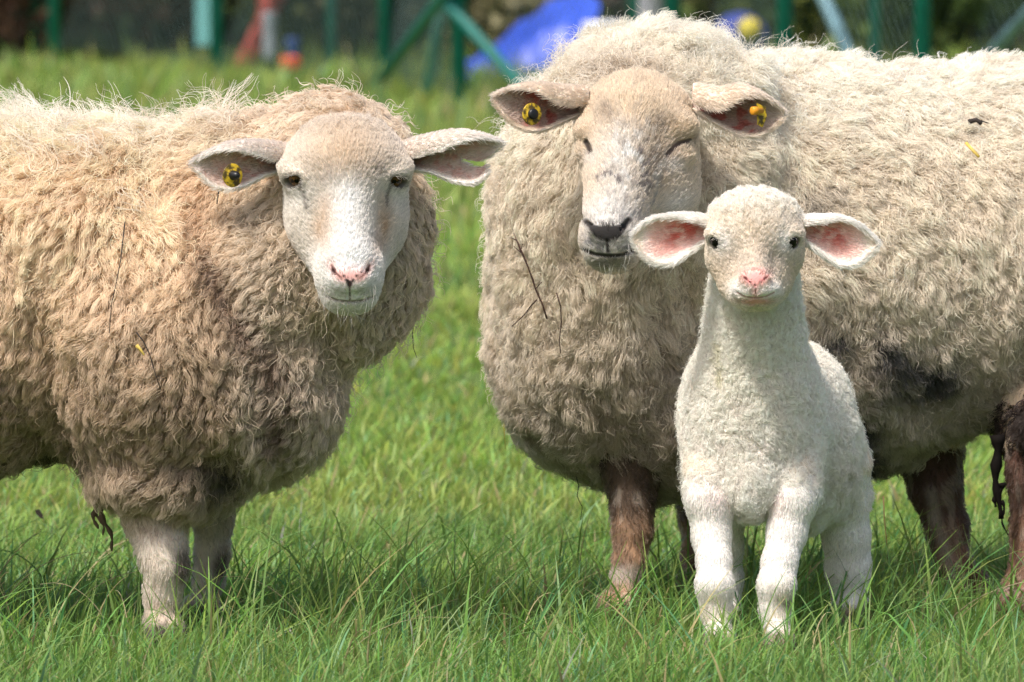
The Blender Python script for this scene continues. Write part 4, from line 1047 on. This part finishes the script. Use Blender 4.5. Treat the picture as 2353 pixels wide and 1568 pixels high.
# =================================================================== FENCE with posts, struts and wire netting
def cyl(p0, p1, r, n=12):
    return tube([p0, p1], [r, r], n)
MG1 = simple('fence_green', (.012, .24, .19), .45, .3, 20); MG2 = simple('fence_teal_light', (.20, .52, .52), .5, .3, 20); MG3 = simple('fence_bluegrey', (.24, .42, .50), .5, .3, 20)
MW = simple('wire_green', (.05, .10, .09), .6)
def build_fence():
    near = [(1055, 15.4), (885, 17.0), (498, 18.6), (125, 20.0), (-260, 21.6)]; right = [(1545, 14.2), (1803, 13.2), (2120, 12.2), (2450, 11.3)]
    root = thing('fence', tuple(np.array(W(1055, 200, 15.4)) * np.array([1, 1, 0])), 'green wire netting fence on round green posts across the back of the pasture', 'fence')
    H = 1.75; allp = sorted(near + right, key=lambda q: q[0]); pos = []
    for u, Y in allp:
        x = W(u, 100, Y)[0]; pos.append((x, Y)); z0 = float(ground_z(np.array(x), np.array(Y)))
        V, F = lathe([(0, .024), (H, .024), (H + .006, .027), (H + .02, .026), (H + .028, .012)], np.array([x, Y, z0 - .1]), (0, 0, 1), 14)
        o = mesh('post', V, F, MG1, root)
    for u, Y in ((82, 20.6), (760, 18.2), (1455, 15.0), (2010, 13.4)):
        x = W(u, 100, Y)[0]; V, F = lathe([(0, .017), (1.5, .017), (1.51, .019), (1.53, .012)], np.array([x, Y, -.1]), (0, 0, 1), 12)
        mesh('thin_post', V, F, MG1, root)
    d = dict((int(u), (W(u, 100, Y)[0], Y)) for u, Y in allp)
    def strut(u0, v0, u1, v1, Ya, Yb, r, m, label=None):
        a, b = W(u0, v0, Ya), W(u1, v1, Yb); e = b + (b - a) * .25; s = a - (b - a) * 3.2
        if s[2] > 1.5: s = a - (b - a) * (1.5 - a[2]) / max(1e-3, (a[2] - b[2]))
        V, F = cyl(s, e if e[2] > -.1 else b, r); mesh('strut', V, F, m, root, label=label)
    strut(1000, 15, 872, 185, 15.5, 16.2, .019, MG1); strut(1062, 45, 1190, 190, 15.3, 14.9, .019, simple('fence_green_dark', (.008, .15, .125), .5, .3, 20))
    strut(1020, 0, 985, 200, 15.9, 16.0, .021, MG2, 'pale teal leaning strut')
    strut(1895, 0, 1950, 125, 13.6, 13.4, .021, MG3, 'pale blue grey leaning strut')
    strut(2353, 40, 2268, 132, 12.6, 12.9, .019, MG3)
    # netting: crossing wires, one sheet
    V, F, o = [], [], 0
    for (xa, ya), (xb, yb) in zip(pos[:-1], pos[1:]):
        Ls = math.hypot(xb - xa, yb - ya); n = int((Ls + 1.6) / .055)
        for s in (1, -1):
            for i in range(n):
                a0 = -1.6 * (s == 1) + i * .055 if s == 1 else i * .055
                q0, q1 = (a0, 0.0), (a0 + 1.6 * s, 1.6)
                def at(q):
                    f = q[0] / Ls; return np.array([xa + (xb - xa) * f, ya + (yb - ya) * f, q[1]])
                lo_, hi_ = 0.0, 1.0
                for bound, sg in ((0, 1), (Ls, -1)):
                    pass
                # clip to the bay
                t0, t1 = 0.0, 1.0; dx = q1[0] - q0[0]
                ta, tb = (0 - q0[0]) / dx, (Ls - q0[0]) / dx
                t0 = max(t0, min(ta, tb)); t1 = min(t1, max(ta, tb))
                if t1 - t0 < .02: continue
                p0 = at((q0[0] + dx * t0, 1.6 * t0)); p1 = at((q0[0] + dx * t1, 1.6 * t1))
                w = .0011; A = [p0 + [w, 0, 0], p0 + [-w, 0, 0], p0 + [0, w, w], p1 + [w, 0, 0], p1 + [-w, 0, 0], p1 + [0, w, w]]
                V += A; F += [(o, o + 1, o + 4, o + 3), (o + 1, o + 2, o + 5, o + 4), (o + 2, o, o + 3, o + 5)]; o += 6
    mesh('wire_netting', np.array(V), np.array(F), MW, root, smooth=False)
build_fence()

# =================================================================== BEYOND THE FENCE
def bush(u, Y, rx, h, c1, c2, label, seed, name='bush', n=9000, leaf=.035, group='bushes behind the fence', cat='bush'):
    r = np.random.default_rng(seed); x = W(u, 40, Y)[0]; z0 = float(ground_z(np.array(x), np.array(Y)))
    root = thing(name, (x, Y, z0), label, cat, group)
    # stems
    Vs, Fs, o = [], [], 0
    for i in range(9):
        a = r.random() * 6.28; tip = np.array([x + math.cos(a) * rx * .6, Y + math.sin(a) * .35, z0 + h * (.55 + .35 * r.random())])
        b = np.array([x + .12 * r.normal(), Y + .08 * r.normal(), z0 - .05]); mid = (b + tip) / 2 + r.normal(size=3) * .06
        V, F = tube([b, mid, tip], [.018, .012, .004], 6); Vs.append(V); Fs += [tuple(q + o for q in f) for f in F]; o += len(V)
    mesh('stem', np.concatenate(Vs), Fs, simple('bark', (.07, .05, .035), .9, .4, 40), root)
    nb = 46; cen = np.stack([x + rx * (r.random(nb) * 2 - 1), Y + .45 * (r.random(nb) * 2 - 1), z0 + h * (.08 + .9 * r.random(nb))], 1)
    cr = .10 + .14 * r.random(nb); bi = r.integers(0, nb, n); d = nrm(r.normal(size=(n, 3))) * (r.random((n, 1)) ** .45)
    P = cen[bi] + d * cr[bi][:, None] * np.array([1.2, 1, 1]); P[:, 2] = np.maximum(P[:, 2], z0 + .01)
    a = nrm(r.normal(size=(n, 3))); b = nrm(np.cross(a, r.normal(size=(n, 3)))); s = leaf * (.6 + .8 * r.random((n, 1)))
    V = np.stack([P - a * s, P + b * s * .45, P + a * s, P - b * s * .45], 1).reshape(-1, 3)
    F = np.arange(4 * n).reshape(n, 4); tone = (r.random(nb)[bi] * .7 + r.random(n) * .3)[:, None]
    C = np.repeat(np.array(c1) * (1 - tone) + np.array(c2) * tone, 4, axis=0)
    mesh('foliage', V, F, MLEAF, root, smooth=False, col=C)
DG, OL, BR = ((.015, .035, .012), (.05, .085, .025)), ((.07, .095, .02), (.22, .24, .05)), ((.035, .018, .012), (.15, .08, .05))
bush(-60, 20.9, .8, 1.5, *BR, 'bare brown bush behind the far left post', 101)
bush(330, 20.4, .8, 1.5, *BR, 'dark brown shrub between the two left posts', 102)
bush(640, 20.0, .5, 1.6, (.12, .085, .06), (.42, .31, .22), 'grey brown scrub behind the red ladder', 103)
bush(770, 19.7, .45, 1.4, *OL, 'olive green bush left of the fence corner', 104)
bush(960, 19.3, .5, 1.5, (.10, .09, .05), (.32, .29, .14), 'brown green bush behind the fence corner', 105)
bush(1240, 19.4, .7, 1.6, (.08, .07, .06), (.28, .23, .19), 'grey brown bush behind the blue tarpaulin', 106)
bush(1640, 19.0, .55, 1.6, (.05, .036, .034), (.20, .14, .13), 'purplish brown bush behind the curly hood of the ewe', 107)
bush(1880, 18.4, .6, 1.7, *OL, 'olive bush behind the pale blue grey strut', 108)
bush(2130, 18.2, .6, 1.7, *DG, 'very dark green bush over the back of the large ewe', 109)
bush(2330, 17.6, .5, 1.6, (.03, .06, .015), (.12, .17, .03), 'bright green bush at the right edge', 110)
bush(2560, 18.6, .6, 1.7, *DG, 'dark bush beyond the right edge of the fence', 111)
def shed():
    """dark board wall closing the view behind the bushes"""
    root = thing('board_wall', (0, 25.2, 0), 'dark brown board wall behind the bushes', 'wall')
    r = np.random.default_rng(9); V, F, o, C = [], [], 0, []
    x = -5.5
    while x < 6:
        w = .14 + .03 * r.random(); y = 25.2 + .008 * r.random(); h = 2.4 + .03 * r.random(); c = np.array([.10, .075, .055]) * (.5 + r.random())
        V += [(x, y, -.1), (x + w - .006, y, -.1), (x + w - .006, y + .03, -.1), (x, y + .03, -.1), (x, y, h), (x + w - .006, y, h), (x + w - .006, y + .03, h), (x, y + .03, h)]
        F += [(o, o + 1, o + 5, o + 4), (o + 1, o + 2, o + 6, o + 5), (o + 2, o + 3, o + 7, o + 6), (o + 3, o, o + 4, o + 7), (o + 4, o + 5, o + 6, o + 7)]; o += 8; C += [c] * 8; x += w
    mesh('boards', np.array(V), F, attr_mat('old_boards', .85, bump=.5, scale=30), root, smooth=False, col=np.array(C))
    for z in (.6, 1.8):
        Vb, Fb = box((.25, 25.26, z), (11.2, .05, .1)); mesh('rail', Vb, Fb, simple('rail_wood', (.06, .045, .03), .85, .3, 20), root, smooth=False)
def box(c, s):
    x, y, z = [k / 2 for k in s]
    V = np.array([(a * x, b * y, d * z) for d in (-1, 1) for a, b in ((-1, -1), (1, -1), (1, 1), (-1, 1))]) + np.array(c)
    return V, [(0, 3, 2, 1), (4, 5, 6, 7), (0, 1, 5, 4), (1, 2, 6, 5), (2, 3, 7, 6), (3, 0, 4, 7)]
shed()
def joinlist(L):
    V, F, o = [], [], 0
    for v, f in L: V.append(np.array(v)); F += [tuple(int(k) + o for k in q) for q in f]; o += len(v)
    return np.concatenate(V), F
def odds():
    # blue tarpaulin thrown over a heap
    nx, ny = 60, 24; a, b = W(1055, 205, 17.6), W(1345, 205, 17.6); x0, x1 = a[0], b[0] + .03
    Vt, Ft = [], []
    for j in range(ny + 1):
        for i in range(nx + 1):
            s, t = i / nx, j / ny; prof = .02 + .25 * math.sin(min(1, s * .95) * math.pi * .55) ** 1.55
            x = x0 + (x1 - x0) * s + .02 * math.sin(t * 14 + s * 5); y = 17.5 + .9 * t
            z = prof * math.sin(math.pi * min(1, .08 + t * .9)) ** .45 + .005 * math.sin(s * 31 + t * 9) + .005 * math.sin(s * 13 - t * 17)
            if j == 0: z = 0
            Vt.append((x, y, z))
    for j in range(ny):
        for i in range(nx): k = j * (nx + 1) + i; Ft.append((k, k + 1, k + nx + 2, k + nx + 1))
    o = mesh('tarpaulin', np.array(Vt), np.array(Ft), simple('tarp_blue', (.04, .10, .60), .42, .25, 6, .5), None, label='bright blue tarpaulin over a heap behind the fence', cat='tarpaulin')
    # red ladder leaning
    root = thing('ladder', tuple(W(575, 120, 18.95)), 'faded red ladder leaning behind the fence', 'ladder'); mr = simple('faded_red', (.66, .13, .11), .6, .3, 15)
    A, B = W(548, 150, 18.95), W(622, 0, 19.05); dr = B - A; B = A + dr * 4.5
    for k in (0, .30):
        V, F = cyl(A + [k * .1, k, 0], B + [k * .1, k, 0], .018); mesh('rail', V, F, mr, root)
    for i in range(7):
        p = A + (B - A) * (.08 + .13 * i); V, F = cyl(p, p + [.03, .30, 0], .014); mesh('rung', V, F, mr, root)
    # second red bar, white barrel, tub, ball and play things
    V, F = joinlist([cyl(W(594, -10, 19.1), W(640, 8, 19.1), .022), cyl(W(612, -120, 19.15), W(600, 70, 19.15), .018)])
    mesh('metal_rack', V, F, mr, None, label='thin red metal rack beside the faded ladder', cat='rack')
    def drum(u, v, Y, r, h, m, name, label, cat):
        p = W(u, v, Y); p[2] = 0
        V, F = lathe([(0, r * .92), (.01, r), (h * .3, r * 1.03), (h * .33, r), (h * .66, r), (h * .69, r * 1.03), (h - .01, r), (h, r * .92), (h + .002, r * .3)], p, (0, 0, 1), 28)
        mesh(name, V, F, m, None, label=label, cat=cat)
    drum(620, 150, 19.0, .026, .17, simple('galvanised', (.34, .38, .42), .4, .2, 10), 'bollard', 'short slim pale grey bollard right of the red ladder', 'bollard')
    drum(668, 165, 18.2, .036, .045, simple('orange_plastic', (.75, .10, .03), .4), 'tub', 'orange red tub on the ground', 'tub')
    drum(672, 115, 18.7, .026, .09, simple('blue_plastic', (.02, .05, .18), .4), 'bucket', 'dark blue bucket behind the orange tub', 'bucket')
    drum(1390, 100, 17.0, .077, .21, simple('white_plastic', (.80, .80, .84), .4), 'water_tank', 'white water tank right of the blue tarpaulin', 'tank')
    drum(1490, 30, 18.5, .06, .95, simple('white_pipe', (.75, .74, .80), .5), 'pipe', 'upright white pipe between tank and green post', 'pipe')
    V, F = sphere(W(1722, 62, 17.5), .042); p = W(1722, 62, 17.5); mesh('ball', V - [0, 0, p[2] - .042] + [0, 0, p[2] - .05], F, simple('yellow_rubber', (.60, .50, .06), .5), None, label='yellow ball above the blue sack behind the ewe', cat='ball')
    V, F = sphere(W(1700, 95, 17.6), .10, squash=1.0); mesh('sack', V * [1, 1, 1.0], F, simple('blue_sack', (.04, .06, .30), .7, .3, 20, .4), None, label='dark blue sack under the yellow ball', cat='sack')
    V, F = joinlist([box(W(470, 20, 18.9) - [0, 0, .02], (.065, .02, .22))]); 
    mesh('panel', V, F, MG2, None, smooth=False, label='pale teal board fixed behind the second green post', cat='board')
odds()

# =================================================================== TWIGS, STRAW AND STRAY STEMS CAUGHT IN THE FLEECES
MT = simple('dry_twig', (.055, .025, .018), .8, .4, 300); MS = simple('straw', (.62, .45, .10), .6, .2, 200); MDK = simple('dark_stem', (.03, .022, .018), .8)
def on(f, u, v, out=.012): p, n = front(f, u, v, -.6); return p + n * out
def twig(f, branches, m, name, label, cat, out=.014):
    L = []
    for pts, r0, r1 in branches:
        q = [on(f, a, b, out + .002 * math.sin(a)) for a, b in pts]; L.append(tube(q, np.linspace(r0, r1, len(q)), 6))
    V, F = joinlist(L); return mesh(name, V, F, m, None, label=label, cat=cat)
w1, w2 = EWE1[1], EWE2[1]
twig(w2, [([(1288, 722), (1280, 690), (1272, 655), (1258, 610), (1240, 572), (1222, 545)], .0013, .0009), ([(1272, 655), (1262, 632), (1244, 590), (1232, 566), (1216, 530)], .0010, .0006),
          ([(1272, 680), (1248, 700), (1230, 720), (1213, 741)], .0010, .0007), ([(1240, 572), (1224, 566), (1216, 556)], .0008, .0005), ([(1258, 610), (1248, 600)], .0008, .0005), ([(1222, 545), (1212, 540)], .0008, .0005), ([(1232, 566), (1238, 552)], .0007, .0005), ([(1272, 655), (1280, 640)], .0007, .0005)],
     MT, 'twig', 'branched brown bramble twig caught in the chest wool of the large ewe', 'twig', .028)
twig(w2, [([(1308, 660), (1316, 690), (1318, 730), (1316, 765), (1315, 800)], .0010, .0007), ([(1316, 690), (1310, 675)], .0006, .0004)], MT, 'twig', 'short straight brown twig hanging under the muzzle of the large ewe', 'twig', .028)
twig(w1, [([(296, 538), (294, 580), (291, 620), (284, 670), (276, 720), (270, 772)], .0009, .0006)], MDK, 'grass_stem', 'long thin dark stem on the shoulder of the tan ewe', 'stem', .026)
twig(w1, [([(505, 448), (511, 465), (517, 492)], .0011, .0008)], MDK, 'grass_stem', 'short dark stem under the tagged ear of the tan ewe', 'stem', .024)
twig(w1, [([(322, 768), (336, 785), (350, 815), (358, 845), (366, 882)], .0010, .0006)], MDK, 'grass_stem', 'curved dark stem on the tan ewe above the foreleg', 'stem', .026)
twig(w1, [([(323, 793), (331, 803), (341, 815)], .0030, .0012)], MS, 'leaf', 'small yellow leaf beside the curved stem on the tan ewe', 'leaf', .028)
twig(w2, [([(2216, 348), (2228, 362), (2246, 381)], .0022, .0022)], MS, 'straw', 'yellow straw piece on the back of the large ewe', 'straw', .022)
twig(w2, [([(2222, 300), (2236, 296), (2246, 306)], .004, .003), ([(2246, 300), (2275, 308)], .0012, .0008)], MDK, 'plant_bit', 'dark bit of bark on the back of the large ewe', 'bark', .020)
def hanging(pts, Y, r, m, name, label, cat):
    q = [W(a, b, Y) for a, b in pts]; V, F = tube(q, np.linspace(r, r * .5, len(q)), 6); mesh(name, V, F, m, None, label=label, cat=cat)
hanging([(958, 660), (953, 720), (948, 770), (950, 800), (958, 822)], -.02, .0008, MDK, 'hair_strand', 'thin dark strand hanging from the collar of the tan ewe', 'strand')
hanging([(1160, 940), (1158, 985), (1162, 1035)], .40, .0008, MS, 'straw', 'thin stalk hanging from the chest edge of the large ewe', 'straw')
hanging([(2030, 1140), (2032, 1190), (2037, 1240), (2040, 1285)], .30, .0011, simple('brown_stalk', (.20, .12, .05), .7), 'stalk', 'long brown stalk hanging under the belly of the large ewe', 'stalk')
hanging([(1322, 1090), (1330, 1115), (1326, 1140), (1338, 1165), (1334, 1195)], .36, .0009, MDK, 'bramble_strand', 'curly dark strand hanging from the chest of the large ewe', 'strand')
V, F = [], []
pl = [(80, 1172), (90, 1170), (98, 1182), (100, 1193), (92, 1190), (83, 1181)]
V = np.array([W(a, b, 1.0) for a, b in pl] + [W(a, b, 1.003) for a, b in pl]); n = 6
mesh('dead_leaf', V, [tuple(range(n))[::-1], tuple(range(n, 2 * n))] + [(i, (i + 1) % n, (i + 1) % n + n, i + n) for i in range(n)], MDK, None, smooth=False, label='small black dead leaf on the grass tips behind the tan ewe', cat='leaf')
